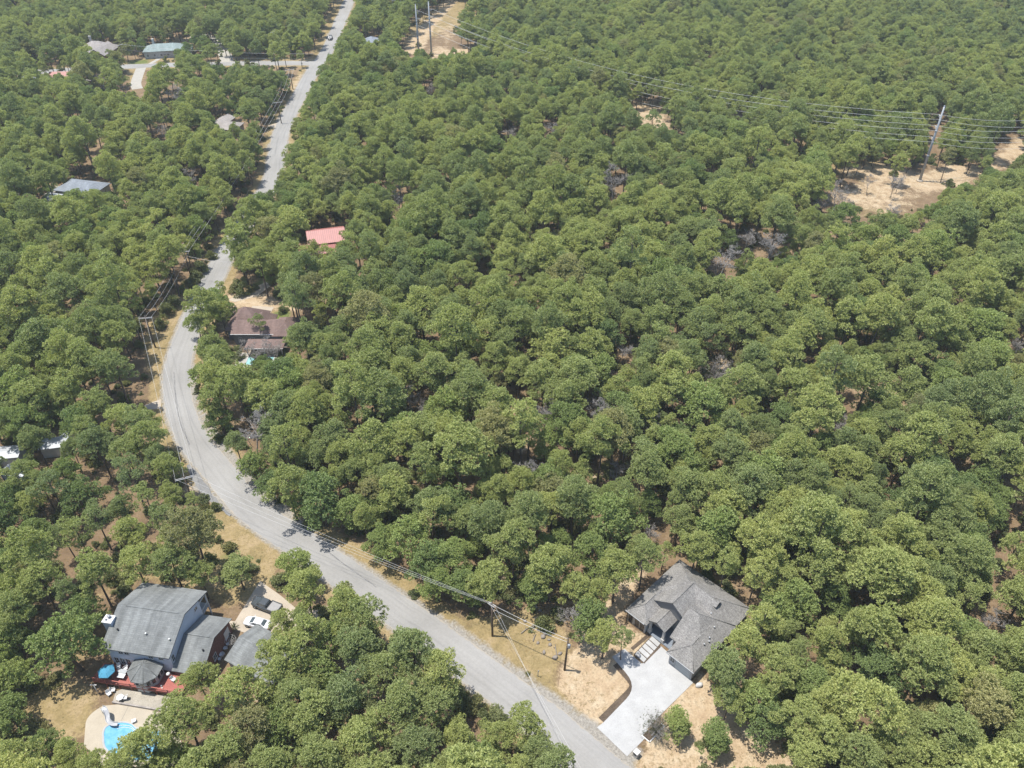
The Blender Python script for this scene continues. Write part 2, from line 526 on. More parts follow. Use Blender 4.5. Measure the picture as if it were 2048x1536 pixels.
# ---- kinds of soil, outlined on the ground (photo pixels unprojected to the plane)
def wp(px): return [gp(*q) for q in px]
SAND = [  # bare bright sand
    ([(1120,1335),(1150,1300),(1175,1255),(1215,1200),(1250,1150),(1300,1120),(1240,1240),(1300,1290),(1230,1330),(1275,1370),(1215,1450),(1175,1440),(1115,1375)], 1.0, 1.5),
    ([(1290,1500),(1345,1400),(1400,1350),(1450,1400),(1480,1440),(1600,1500),(1680,1600),(1250,1600),(1262,1536)], 1.0, 1.5),
    ([(1480,1440),(1560,1480),(1800,1620),(1450,1620)], .7, 4),
    ([(806,106),(822,76),(868,22),(902,-14),(930,-14),(905,12),(872,50),(848,92),(842,110)], .95, 3),
    ([(850,118),(872,92),(905,100),(955,90),(962,104),(945,116)], .85, 5),
    ([(868,60),(905,40),(915,70),(890,90)], .55, 6),
    ([(1700,330),(1760,325),(1850,350),(1905,325),(1960,335),(2060,260),(2060,300),(1985,345),(1920,372),(1850,385),(1765,360),(1700,345)], .95, 4),
    ([(1690,370),(1760,350),(1840,390),(1800,430),(1720,420),(1640,400)], .6, 5),
    ([(1680,332),(1760,326),(1700,352),(1680,345)], .9, 4),
    ([(1255,200),(1310,200),(1345,240),(1345,262),(1300,258),(1262,230)], .75, 6),
    ([(1340,250),(1480,270),(1480,290),(1360,280)], .6, 6),
    ([(455,588),(560,590),(600,600),(600,622),(530,618),(460,610)], 1.0, 1.5),
    ([(455,608),(480,618),(470,660),(440,690),(430,640)], .5, 2),
    ([(1370,730),(1395,715),(1470,700),(1462,745),(1420,757)], .7, 2),
    ([(1650,760),(1810,755),(1820,795),(1700,795)], .35, 3),
    ([(800,830),(850,815),(850,860),(810,860)], .3, 3),
    ([(1290,870),(1380,865),(1400,905),(1310,905)], .4, 2),
    ([(1180,930),(1225,920),(1225,960),(1190,960)], .6, 2),
    ([(1000,1130),(1050,1130),(1050,1165),(1010,1165)], .7, 2),
    ([(1660,1030),(1700,1020),(1720,1070),(1690,1075)], .6, 2),
    ([(1730,1385),(1770,1375),(1775,1400),(1740,1405)], .6, 1.5),
    ([(1850,1412),(1890,1408),(1890,1425),(1860,1425)], .6, 1.5),
    ([(555,310),(575,250),(600,180),(620,140),(590,150),(560,230),(540,275)], .55, 3),
    ([(515,1372),(590,1360),(600,1420),(520,1430)], .5, 2),
    ([(40,1060),(115,1050),(120,1075),(60,1085)], .6, 3),
    ([(95,880),(125,880),(118,868),(85,872)], .9, 3),
    ([(380,968),(420,990),(400,1000),(370,985)], .8, 2),
    ([(725,540),(745,540),(745,560),(725,565)], .8, 2),
    ([(0,330),(45,330),(45,380),(0,390)], .8, 6),
    ([(330,70),(385,70),(385,90),(340,88)], .6, 5),
    ([(1690,765),(1830,755),(1835,800),(1720,800)], .45, 2),
    ([(1020,880),(1060,870),(1060,905),(1030,905)], .6, 2),
    ([(1105,1000),(1150,995),(1150,1030),(1110,1030)], .5, 2),
    ([(1560,540),(1640,530),(1650,560),(1580,570)], .5, 3),
    ([(760,860),(800,850),(800,880),(770,885)], .5, 2),
]
GRASS = [  # straw coloured mown grass
    ([(400,985),(440,1000),(500,1060),(560,1105),(548,1140),(540,1175),(500,1200),(450,1210),(400,1180),(380,1100),(385,1040)], 1.0, 2),
    ([(290,1100),(420,1060),(430,1190),(300,1165),(200,1180),(210,1120)], .8, 4),
    ([(40,1395),(120,1355),(180,1380),(190,1440),(165,1470),(110,1475),(60,1440)], 1.0, 2.5),
    ([(0,1500),(60,1440),(110,1475),(110,1560),(0,1560)], .6, 4),
    ([(120,1180),(200,1180),(215,1230),(190,1330),(120,1330)], .6, 3),
    ([(900,1250),(960,1230),(1020,1225),(1080,1210),(1130,1260),(1150,1300),(1120,1335),(1115,1390),(1050,1360),(980,1310)], .85, 2),
    ([(715,1120),(735,1075),(760,1110),(870,1180),(900,1250),(795,1183)], .9, 1.5),
    ([(322,650),(362,610),(440,500),(432,490),(380,560),(300,640),(285,690),(300,760),(322,800),(330,730)], .9, 1.5),
    ([(318,815),(326,812),(340,865),(390,960),(360,950),(330,880)], .9, 1.2),
    ([(545,265),(575,215),(620,145),(600,140),(560,225),(530,300)], .8, 3),
    ([(640,110),(690,0),(670,-10),(620,105)], .9, 2.5),
    ([(245,125),(330,110),(350,122),(310,128),(250,135)], 1.0, 3),
    ([(250,137),(290,136),(285,160),(260,170)], .9, 3),
    ([(440,118),(560,112),(620,118),(600,124),(450,125)], .9, 2.5),
    ([(495,575),(520,545),(550,560),(500,600),(480,590)], .7, 2),
    ([(545,620),(575,615),(570,640),(540,640)], 1.0, 1.5),
    ([(860,20),(925,-30),(990,-30),(960,95),(900,60),(800,110),(810,40)], .7, 6),
    ([(1680,430),(1700,340),(1840,400),(1800,450)], .5, 6),
    ([(1650,330),(1750,310),(1770,330),(1680,345)], .9, 4),
    ([(290,930),(340,930),(395,990),(330,1000),(280,980)], .4, 3),
    ([(1470,1440),(1600,1500),(1600,1600),(1500,1600)], .35, 3),
    ([(1225,1255),(1265,1275),(1300,1290),(1270,1320),(1225,1315)], .8, 1.0),
]
GREEN = [([(440,1110),(470,1105),(470,1150),(445,1170)], .8, 2), ([(545,625),(580,620),(572,650),(548,645)], 1.0, 1.5),
         ([(255,122),(300,118),(300,128),(255,130)], .8, 3), ([(500,570),(525,555),(530,575),(505,590)], .8, 1.5),
         ([(520,1180),(560,1160),(560,1190),(530,1195)], .4, 2), ([(1680,345),(1755,335),(1755,350),(1690,355)], .5, 3), ([(322,815),(336,830),(345,880),(335,880)], .5, 1)]
GRAV = [([(900,1251),(1095,1396),(1262,1536),(1290,1500),(1180,1440),(1110,1385),(1000,1310),(905,1238)], .9, 1.2),
        ([(713,1124),(795,1183),(900,1251),(903,1240),(800,1172),(716,1115)], .6, .8),
        ([(385,704),(384,800),(440,900),(515,990),(620,1062),(622,1050),(520,965),(450,880),(400,800),(396,740)], .7, .8),
        ([(545,345),(530,290),(546,285),(560,330),(520,400),(480,430),(490,415)], .8, 2),
        ([(395,950),(440,1005),(470,1030),(440,1020),(385,975)], .9, 1)]

def axis(lo, hi, knots):
    a = [lo]
    while a[-1] < hi:
        x = a[-1]
        st = next(s for k, s in knots if x < k)
        a.append(x + st)
    return np.array(a)
gx = axis(-5200, 5200, [(-1600, 900), (-420, 120), (-90, 1.7), (80, .85), (420, 1.7), (1600, 120), (9e9, 900)])
gy = axis(-2600, 7000, [(-400, 500), (20, 60), (135, .85), (300, 1.5), (600, 2.6), (1500, 150), (9e9, 900)])
GX, GY = np.meshgrid(gx, gy)
px, py = GX.ravel(), GY.ravel()
def zones(lst):
    a = np.zeros(px.shape)
    for poly, amt, soft in lst:
        w = wp(poly)
        xs = [q[0] for q in w]; ys = [q[1] for q in w]
        sel = np.where((px > min(xs)-soft*2) & (px < max(xs)+soft*2) & (py > min(ys)-soft*2) & (py < max(ys)+soft*2))[0]
        if not len(sel): continue
        d = polydist(px[sel], py[sel], w)
        sd = np.where(pip(px[sel], py[sel], w), -d, d)
        a[sel] = np.maximum(a[sel], amt*np.clip(.5 - sd/(2*soft), 0, 1))
    return a
z_sand, z_grass, z_green, z_grav = zones(SAND), zones(GRASS), zones(GREEN), zones(GRAV)
near_sel = np.where((np.abs(px) < 420) & (py > 10) & (py < 620))[0]
rd = np.full(px.shape, 99.0)
rd[near_sel] = polydist(px[near_sel], py[near_sel], road_c[::2], False)
rd2 = np.full(px.shape, 99.0)
rd2[near_sel] = polydist(px[near_sel], py[near_sel], side_c[::2], False)
z_grav = np.maximum(z_grav, .75*np.clip((4.4-np.minimum(rd, rd2))/1.2, 0, 1))
z_grass = np.maximum(z_grass, .8*np.clip((7.5-np.minimum(rd, rd2))/2.5, 0, 1))
me = bpy.data.meshes.new("ground")
nx, ny = len(gx), len(gy)
hz = .10*np.sin(px*.11)*np.sin(py*.09+1.3)+.06*np.sin(px*.31+2)*np.cos(py*.27)
hz *= np.clip((np.minimum(rd, rd2)-3.5)/4, 0, 1)
co = np.stack([px, py, hz*0.0], 1).astype('f')
idx = np.arange(nx*ny).reshape(ny, nx)
q = np.stack([idx[:-1,:-1], idx[:-1,1:], idx[1:,1:], idx[1:,:-1]], -1).reshape(-1, 4).astype('i')
me.vertices.add(len(co)); me.vertices.foreach_set("co", co.ravel())
me.loops.add(q.size); me.loops.foreach_set("vertex_index", q.ravel())
me.polygons.add(len(q)); me.polygons.foreach_set("loop_start", np.arange(0, q.size, 4, dtype='i'))
for nm, arr in (("sand", z_sand), ("grass", z_grass), ("green", z_green), ("gravel", z_grav)):
    at = me.attributes.new(nm, 'FLOAT', 'POINT'); at.data.foreach_set("value", arr.astype('f'))
me.update(); me.validate()
ground = bpy.data.objects.new("ground", me); C.objects.link(ground); tag(ground, kind="structure")

def groundmat():
    m, nt, b, N, L = newmat("forest_floor")
    p = geopos(nt)
    def at(n):
        a = N.new("ShaderNodeAttribute"); a.attribute_name = n; return a.outputs["Fac"]
    big = noise(nt, .035, 4, p); mid = noise(nt, .35, 5, p, .65); fine = noise(nt, 2.6, 4, p, .75)
    litter = ramp(nt, mth(nt, 'ADD', mth(nt, 'MULTIPLY', big, .5), mth(nt, 'MULTIPLY', mid, .5)),
                  [(.32, (0.099,0.069,0.045)), (.5, (0.157,0.109,0.067)), (.66, (0.230,0.170,0.106))])
    sand = ramp(nt, mid, [(.3, (0.288,0.209,0.131)), (.5, (0.346,0.263,0.170)), (.7, (0.392,0.322,0.226))])
    straw = ramp(nt, mth(nt, 'ADD', mth(nt, 'MULTIPLY', big, .35), mth(nt, 'MULTIPLY', mid, .65)),
                 [(.33, (0.159,0.125,0.061)), (.5, (0.231,0.176,0.087)), (.66, (0.299,0.227,0.135))])
    green = ramp(nt, fine, [(.3, (0.077,0.102,0.029)), (.7, (0.134,0.154,0.048))])
    grav = ramp(nt, fine, [(.3, (0.173,0.160,0.138)), (.7, (0.275,0.256,0.224))])
    def k(n, a=1.0):
        j = mth(nt, 'ADD', mth(nt, 'MULTIPLY', mth(nt, 'SUBTRACT', mid, .5), 1.1), mth(nt, 'MULTIPLY', mth(nt, 'SUBTRACT', fine, .5), .8))
        return ramp(nt, mth(nt, 'ADD', at(n), mth(nt, 'MULTIPLY', j, mth(nt, 'MULTIPLY', mth(nt, 'GREATER_THAN', at(n), .02), a))), [(.3, 0), (.62, 1)])
    c = mixc(nt, k("grass"), litter, straw)
    c = mixc(nt, k("green", .8), c, green)
    c = mixc(nt, k("sand"), c, sand)
    # dry weeds and leaf litter scattered on the sand
    weeds = ramp(nt, noise(nt, 1.15, 6, p, .8), [(.52, 0), (.60, .75)])
    weeds = mth(nt, 'MULTIPLY', weeds, ramp(nt, noise(nt, .13, 3, p), [(.42, .1), (.6, 1)]))
    c = mixc(nt, weeds, c, (0.147,0.106,0.048))
    tuft = ramp(nt, noise(nt, 1.9, 3, p, .9), [(.56, 0), (.63, .8)])
    tuft = mth(nt, 'MULTIPLY', tuft, ramp(nt, noise(nt, .22, 4, p, .6), [(.40, 0), (.58, 1)]))
    c = mixc(nt, tuft, c, (.085,.075,.030))
    c = mixc(nt, k("gravel", .7), c, grav)
    # twigs, stones, tufts: fine speckle
    c = mixc(nt, 1, c, ramp(nt, fine, [(.2, .62), (.5, 1.0), (.8, 1.28)]), 'MULTIPLY')
    L.new(c, b.inputs["Base Color"]); b.inputs["Roughness"].default_value = .95
    b.inputs["Specular IOR Level"].default_value = .1
    bump(nt, b, mth(nt, 'ADD', fine, mth(nt, 'MULTIPLY', mid, 2)), .6, .12)
    return m
me.materials.append(groundmat())

# ---- paved patches: sheets above the ground
def concrete(name, col, var=.1, stain=.15):
    m, nt, b, N, L = newmat(name)
    p = geopos(nt)
    c = ramp(nt, noise(nt, .5, 5, p), [(.3, tuple(x*(1-var) for x in col)), (.7, tuple(min(.85, x*(1+var)) for x in col))])
    c = mixc(nt, 1, c, ramp(nt, noise(nt, 5, 4, p, .8), [(.25, 1-stain), (.6, 1.03)]), 'MULTIPLY')
    sp = ramp(nt, noise(nt, 1.7, 5, p, .7), [(.62, 0), (.72, .35)])
    c = mixc(nt, sp, c, tuple(x*.7 for x in col))
    L.new(c, b.inputs["Base Color"]); b.inputs["Roughness"].default_value = .85; b.inputs["Specular IOR Level"].default_value = .25
    return m
concrete("concrete_new", (.335,.335,.330), .09, .16)
concrete("concrete_old", (0.340,0.292,0.231), .10, .15)
concrete("concrete_pool", (0.340,0.299,0.235), .08, .12)
concrete("concrete_far", (.30,.285,.25), .08, .12)
concrete("pale_gravel", (0.313,0.286,0.238), .15, .45)
concrete("mulch", (0.092,0.068,0.048), .3, .6)
concrete("joint_dark", (0.204,0.190,0.170), .1, .2)

def sheet(name, poly, z, mat, th=None):
    mb = MB()
    if th: mb.prism(poly, z-th, z)
    else: mb.add([(x, y, z) for x, y in poly], [tuple(range(len(poly)))])
    o = mb.build(name, M[mat])
    return tag(o, kind="structure")

def rounded(poly, rads, n=7):
    """polygon with some corners rounded (rads: index -> radius)"""
    out = []
    k = len(poly)
    for i in range(k):
        if i not in rads: out.append(poly[i]); continue
        p = np.array(poly[i]); a = np.array(poly[i-1]); c = np.array(poly[(i+1) % k])
        d1 = (a-p)/np.linalg.norm(a-p); d2 = (c-p)/np.linalg.norm(c-p)
        A, B = p + d1*rads[i], p + d2*rads[i]
        for t in np.linspace(0, 1, n):
            out.append(tuple((1-t)**2*A + 2*t*(1-t)*p + t*t*B))
    return out

# white driveway of the new house
drive_px = [(1246,1511),(1196,1450),(1277,1372),(1223,1315),(1253,1299),(1287,1327),(1326,1289),(1345,1300),(1338,1310),(1389,1361),(1384,1366),(1330,1424),(1296,1470),(1255,1511)]
dr = rounded(wp([(1254,1513),(1194,1455),(1207,1445),(1276,1374),(1224,1314),(1249,1298),(1284,1328),(1321,1292),(1350,1318),(1386,1366),(1330,1421),(1294,1458),(1300,1467)]), {3: 3.0})
sheet("driveway", dr, .06, "concrete_new", .10)
# control joints of that slab
def bar_sheet(name, a, b, w, z, mat):
    a, b = np.array(a), np.array(b); d = (b-a)/np.linalg.norm(b-a); n = np.array([-d[1], d[0]])*w/2
    return sheet(name, [tuple(a-n), tuple(b-n), tuple(b+n), tuple(a+n)], z, mat)
# planting strip along the driveway and the front walk
def strip_poly(path, w):
    c = smooth_path(path, .5)
    d = np.gradient(c, axis=0); d /= np.hypot(*d.T)[:, None]; n = np.stack([-d[:,1], d[:,0]], 1)
    return [tuple(q) for q in (c + n*w/2)] + [tuple(q) for q in (c - n*w/2)[::-1]]
sheet("planting_strip", strip_poly(wp([(1202,1440),(1235,1407),(1259,1383),(1265,1371),(1257,1357),(1238,1336),(1228,1325)]), 1.0), .05, "mulch", .1)
sheet("planting_strip", wp([(1266,1301),(1302,1271),(1297,1266),(1261,1296)]), .05, "mulch", .1)
sheet("planting_strip", wp([(1288,1328),(1322,1294),(1318,1290),(1284,1323)]), .071, "mulch", .1)
# pale concrete round the old house
sheet("driveway", rounded(wp([(436,1238),(470,1243),(520,1162),(560,1190),(590,1215),(640,1218),(720,1190),(735,1208),(650,1245),(560,1262),(500,1268),(470,1260)]), {}), .04, "concrete_old", .08)
sheet("driveway", wp([(288,811),(322,798),(322,817),(297,819)]), .032, "concrete_old", .06)
sheet("driveway", wp([(455,600),(470,604),(515,592),(548,566),(540,560),(495,582)]), .036, "concrete_old", .06)
sheet("driveway", wp([(500,620),(505,612),(548,614),(540,628),(520,640)]), .036, "concrete_old", .06)
sheet("driveway", strip_poly(wp([(455,126),(450,110),(440,95),(425,80),(405,71),(380,72)]), 6.0), .034, "concrete_far", .06)
sheet("driveway", strip_poly(wp([(282,136),(272,165),(275,178)]), 4.5), .034, "concrete_far", .06)
sheet("driveway", strip_poly(wp([(300,128),(325,112),(315,106)]), 2.0), .034, "concrete_far", .06)
sheet("driveway", strip_poly(wp([(545,255),(555,251),(566,250)]), 5.0), .028, "concrete_old", .06)
sheet("concrete_yard", wp([(-30,345),(40,350),(60,375),(30,395),(-40,395)]), .034, "concrete_far", .06)
sheet("concrete_yard", wp([(88,388),(112,372),(135,372),(105,405),(85,402)]), .034, "concrete_far", .06)
sheet("concrete_yard", wp([(470,705),(580,708),(575,738),(470,735)]), .034, "concrete_far", .06)
pool_patio = rounded(wp([(172,1440),(186,1424),(206,1412),(236,1409),(299,1420),(345,1430),(380,1540),(230,1560),(168,1490)]), {0: .7, 1: .6})

# ================================================================== BUILDINGS
HFP = []
plain("door_paint", (0.210,0.217,0.231), .5, .08)
plain("shutter_brown", (0.070,0.045,0.032), .6, .2)
plain("garage_paint", (0.364,0.392,0.406), .5, .05)
plain("soffit", (0.420,0.420,0.420), .7, .05)
plain("deck_red", (0.294,0.091,0.073), .75, .18, 1.2)
plain("deck_red_rail", (0.280,0.087,0.066), .7, .15, 1.2)
plain("stone_white", (0.434,0.427,0.413), .8, .12, 3)
plain("entry_floor", (0.140,0.161,0.189), .6, .1)
plain("mat_black", (0.014,0.014,0.015), .6, .2)
plain("paint_white_car", (0.560,0.567,0.574), .22, .02, 1, 0, .6)
plain("paint_grey_car", (0.059,0.066,0.070), .25, .08, 1, .2, .6)
plain("paint_dark_car", (0.035,0.038,0.049), .22, .08, 1, .2, .6)
plain("bed_liner", (0.238,0.231,0.224), .8, .15, 3)
plain("umbrella_blue", (0.049,0.210,0.322), .8, .12, 1.5)
plain("plastic_white", (0.518,0.525,0.532), .45, .05)
plain("slide_grey", (0.322,0.329,0.343), .4, .1)
plain("rock", (.20,.175,.15), .95, .3, 2)
plain("lamp_red", (0.245,0.021,0.014), .3, .1)
plain("wood_pale", (0.336,0.252,0.154), .8, .2)
plain("roof_tin", (.37,.39,.415), .4, .08, .6, .1)

def ribbed(name, col):
    m, nt, b, N, L = newmat(name)
    o = texco(nt)
    w = N.new("ShaderNodeTexWave"); w.bands_direction = 'X'; w.inputs["Scale"].default_value = .55
    L.new(o, w.inputs["Vector"])
    c = mixc(nt, 1, ramp(nt, w.outputs["Fac"], [(0, 1), (.8, 1), (.96, .62)]), col, 'MULTIPLY')
    c = mixc(nt, 1, c, ramp(nt, noise(nt, .8, 4, o), [(.3, .9), (.7, 1.08)]), 'MULTIPLY')
    L.new(c, b.inputs["Base Color"]); b.inputs["Roughness"].default_value = .5
    return m
ribbed("metal_red", (.33,.135,.120))

def window(parent, x, y, z, face, w=1.0, h=1.2, mull=1, frame="white_paint", pane="glass_dark", name="window", sill=True):
    """frame proud of the wall with its glass as a child; face = outward side '-y', '+y', '-x', '+x'; (x, y, z) centre on the wall"""
    a = MB(); g = MB(); t = .07; d = .06
    def put(mb, u0, u1, z0, z1, d0, d1):
        if face[1] == 'y':
            s = -1 if face[0] == '-' else 1
            ys = sorted((y+s*d0, y+s*d1)); mb.box(x+u0, x+u1, ys[0], ys[1], z+z0, z+z1)
        else:
            s = -1 if face[0] == '-' else 1
            xs = sorted((x+s*d0, x+s*d1)); mb.box(xs[0], xs[1], y+u0, y+u1, z+z0, z+z1)
    put(a, -w/2, -w/2+t, -h/2, h/2, .003, d); put(a, w/2-t, w/2, -h/2, h/2, .003, d)
    put(a, -w/2+t, w/2-t, h/2-t, h/2, .003, d); put(a, -w/2+t, w/2-t, -h/2, -h/2+t, .003, d)
    for k in range(mull):
        u = -w/2 + w*(k+1)/(mull+1); put(a, u-.02, u+.02, -h/2+t, h/2-t, .012, d-.008)
    put(a, -w/2+t, w/2-t, -.02, .02, .014, d-.012)
    if sill: put(a, -w/2-.06, w/2+.06, -h/2-.07, -h/2-.002, .003, d+.05)
    put(g, -w/2+t, w/2-t, -h/2+t, h/2-t, .004, .03)
    f = a.build(name, M[frame], parent)
    g.build("pane", M[pane], f)
    return f

def door(parent, x, y, z0, face, w=.95, h=2.05, mat="door_paint", name="door"):
    a = MB(); s = -1 if face[0] == '-' else 1
    k = MB()
    if face[1] == 'y':
        ys = sorted((y+s*.003, y+s*.05)); a.box(x-w/2, x+w/2, ys[0], ys[1], z0, z0+h)
        ys = sorted((y+s*.05, y+s*.11)); k.box(x+w*.36, x+w*.42, ys[0], ys[1], z0+.95, z0+1.1)
    else:
        xs = sorted((x+s*.003, x+s*.05)); a.box(xs[0], xs[1], y-w/2, y+w/2, z0, z0+h)
        xs = sorted((x+s*.05, x+s*.11)); k.box(xs[0], xs[1], y+w*.36, y+w*.42, z0+.95, z0+1.1)
    d = a.build(name, M[mat], parent); k.build("handle", M["chrome"], d)
    return d

def gable_wall(mb, x0, x1, y0, y1, z, zr, axis):
    """walls of a gabled block: box plus triangles under the roof (zr = height of the apex)"""
    if axis == 'x':
        ym = (y0+y1)/2
        sec = [(y0, 0), (y1, 0), (y1, z), (ym, zr), (y0, z)]
        v = [(x0, a, b) for a, b in sec] + [(x1, a, b) for a, b in sec]
    else:
        xm = (x0+x1)/2
        sec = [(x0, 0), (x1, 0), (x1, z), (xm, zr), (x0, z)]
        v = [(a, y0, b) for a, b in sec] + [(a, y1, b) for a, b in sec]
    f = [(0,1,2,3,4), (9,8,7,6,5)] + [(i, (i+1) % 5, 5+(i+1) % 5, 5+i) for i in range(5)]
    mb.add(v, f)

def pipe_vents(parent, pts, mat="white_paint"):
    for p in pts:
        m = MB(); m.lathe([(.10, -.25), (.10, .28), (.16, .3), (.16, .36), (.06, .42)], p, 8)
        m.build("roof_vent", M[mat], parent)

# ------------------------------------------------------------------ new single storey house, grey shingles
def new_house():
    o = gp(1251, 1219, 3.0)
    h = thing("new_house", "new single storey house with grey shingled hip and gable roof above the white driveway", "house", (o[0], o[1], 0), R(-45.5))
    rf = MB()
    rf.hip(0, 4.42, 0, 15.2, 3.0, .66)
    rf.gable(1.6, 10.6, 4.1, 10.2, 3.5, .72, 'y', .16)
    rf.gable(4.05, 7.45, .85, 5.2, 3.25, .60, 'y', .14)
    # gable at its left end, hip at its right end
    rf.add([(8.4,1.0,3.02),(8.4,5.7,6.5),(8.4,10.4,3.02),(10.1,5.7,6.5),(14.82,1.0,3.02),(14.82,10.4,3.02),(8.4,1.0,2.85),(8.4,5.7,6.33),(8.4,10.4,2.85),(14.82,1.0,2.85),(14.82,10.4,2.85)],
           [(0,4,3,1),(1,3,5,2),(4,5,3),(0,1,7,6),(1,2,8,7),(6,9,4,0),(9,10,5,4),(10,8,2,5),(6,7,8,10,9)])
    rf.hip(9.72, 15.0, -1.6, 10.2, 3.04, .70, .18)
    rf.hip(.02, 14.85, 4.6, 15.18, 2.985, .66, .19)
    rf.gable(9.0, 11.3, 9.1, 10.7, 5.82, .66, 'x', .08)
    r = rf.build("roof", M["shingle_new"], h)
    # ridge caps
    def cap(a, b):
        rc = MB(); rc.tube([a, b], .09, 5); rc.build("ridge_cap", M["shingle_new"], r)
    cap((2.21, 2.21, 4.47), (2.21, 5.0, 4.47)); cap((6.1, 4.1, 6.75), (6.1, 9.9, 6.75)); cap((5.75, .85, 4.28), (5.75, 5.0, 4.28))
    cap((8.4, 5.7, 6.51), (10.1, 5.7, 6.51)); cap((10.1, 5.7, 6.51), (14.8, 10.38, 3.04)); cap((12.36, 1.05, 4.9), (12.36, 3.0, 4.9)); cap((0, 0, 3.0), (2.21, 2.21, 4.47)); cap((9.75, -1.57, 3.05), (12.3, 1.0, 4.86)); cap((14.95, -1.55, 3.05), (12.4, 1.0, 4.86))
    cap((14.8, 15.13, 2.99), (9.6, 9.9, 6.47)); cap((.07, 15.13, 3.0), (5.2, 9.9, 6.4))
    w = MB()
    w.box(.5, 4.05, .5, 8, 0, 2.80); w.box(.53, 8.4, 4.5, 14.7, 0, 2.78); w.box(8.85, 14.35, 1.5, 14.65, 0, 2.76)
    w.box(10.15, 14.55, -1.15, 4, 0, 2.82)
    w.build("wall", M["siding_grey"], h)
    gw = MB()
    gw.add([(2.2, 4.35, 3.4), (10.1, 4.35, 3.4), (6.1, 4.35, 6.48), (2.2, 4.55, 3.4), (10.1, 4.55, 3.4), (6.1, 4.55, 6.48)], [(0,1,2),(5,4,3),(0,3,4,1),(1,4,5,2),(2,5,3,0)])
    gw.add([(8.75, 1.4, 2.6), (8.75, 10.0, 2.6), (8.75, 5.7, 6.0), (8.9, 1.4, 2.6), (8.9, 10.0, 2.6), (8.9, 5.7, 6.0)], [(0,1,2),(5,4,3),(0,3,4,1),(1,4,5,2),(2,5,3,0)])
    gw.add([(4.3, 1.05, 3.15), (7.2, 1.05, 3.15), (5.75, 1.05, 4.0), (4.3, 1.2, 3.15), (7.2, 1.2, 3.15), (5.75, 1.2, 4.0)], [(0,1,2),(5,4,3),(0,3,4,1),(1,4,5,2),(2,5,3,0)])
    gw.build("gable_wall", M["siding_dark"], h)
    st = MB(); st.box(.42, 4.05, .40, .497, 0, 2.3); st.box(.40, .497, .5, 4.2, 0, 2.3)
    st.build("stone_facing", M["brick_white"], h)
    for x in (1.0, 2.35, 3.4): 
        window(h, x, .397, 1.25, '-y', .78, 1.7, 1, "shutter_brown")
    window(h, .95, .497, 2.55, '-y', .5, .3, 0, "mat_black", sill=False)
    for x0 in (4.15, 6.85):
        c = MB(); c.rbox(x0, x0+.62, .95, 1.57, 0, .95, .04); c.box(x0+.12, x0+.5, 1.07, 1.45, .95, 3.1)
        c.build("porch_pillar", M["stone_white"], h)
    f = MB(); f.box(4.3, 8.8, .9, 4.45, 0, .16); f.build("porch_floor", M["entry_floor"], h)
    door(h, 5.75, 4.5, .16, '-y', 1.5, 2.4, "shutter_brown")
    window(h, 9.45, 1.5, 1.5, '-y', 1.0, 1.5, 1, "white_paint")
    window(h, 10.8, -1.15, 1.55, '-y', .9, 1.3, 1, "white_paint")
    gd = MB()
    for k in range(4): gd.box(11.45, 14.25, -1.20, -1.153, .08+k*.58, .08+k*.58+.55)
    gd.build("garage_door", M["garage_paint"], h)
    window(h, 14.35, 8, 1.6, '+x', 1.2, 1.3); window(h, 14.35, 12, 1.6, '+x', 1.2, 1.3); window(h, .53, 9, 1.6, '-x', 1.2, 1.3); window(h, .53, 12.5, 1.6, '-x', 1.2, 1.3)
    door(h, 11.5, 14.65, .05, '+y')
    pipe_vents(h, [(11.2, 8.0, 5.0), (12.9, 6.6, 4.4), (13.4, 4.6, 4.1), (13.7, 4.1, 3.9), (13.5, 3.0, 4.1)], "grey_trim")
    gv = MB(); gv.add([(11.2, 9.2, 5.5), (11.2, 10.6, 5.5), (11.2, 9.9, 6.24), (11.26, 9.2, 5.5), (11.26, 10.6, 5.5), (11.26, 9.9, 6.24)], [(0,1,2),(5,4,3),(0,3,4,1),(1,4,5,2),(2,5,3,0)])
    gv.build("gable_vent", M["mat_black"], h)
    gt = MB(); gt.box(9.7, 15.0, -1.72, -1.602, 2.86, 2.99); gt.build("gutter", M["grey_trim"], h)
    gt = MB(); gt.box(0, 4.0, -.12, -.003, 2.83, 2.96); gt.build("gutter", M["grey_trim"], h)
    return h
new_house(); HFP.append((29.5, 81, 10.5))

# front walk: separate pale slabs
for k in range(5):
    a = np.array(wp([(1304.5,1272.5),(1321,1287),(1286.5,1326),(1269,1309.5)]))
    t0, t1 = k/5+.012, (k+1)/5-.022
    q = [a[0]+(a[3]-a[0])*t0, a[1]+(a[2]-a[1])*t0, a[1]+(a[2]-a[1])*t1, a[0]+(a[3]-a[0])*t1]
    mb = MB(); mb.prism([tuple(p) for p in q[::-1]], .0, .10)
    s = mb.build("paving_slab", M["concrete_new"])
    tag(s, "white concrete slab of the front walk, %s" % ["nearest to the porch", "second from the porch", "middle one of five", "second from the driveway", "nearest to the driveway"][k], "slab", "slabs of the front walk")
sheet("walk_bed", wp([(1303,1271),(1322.5,1287),(1287,1328),(1266.5,1309.5)]), .012, "mulch")

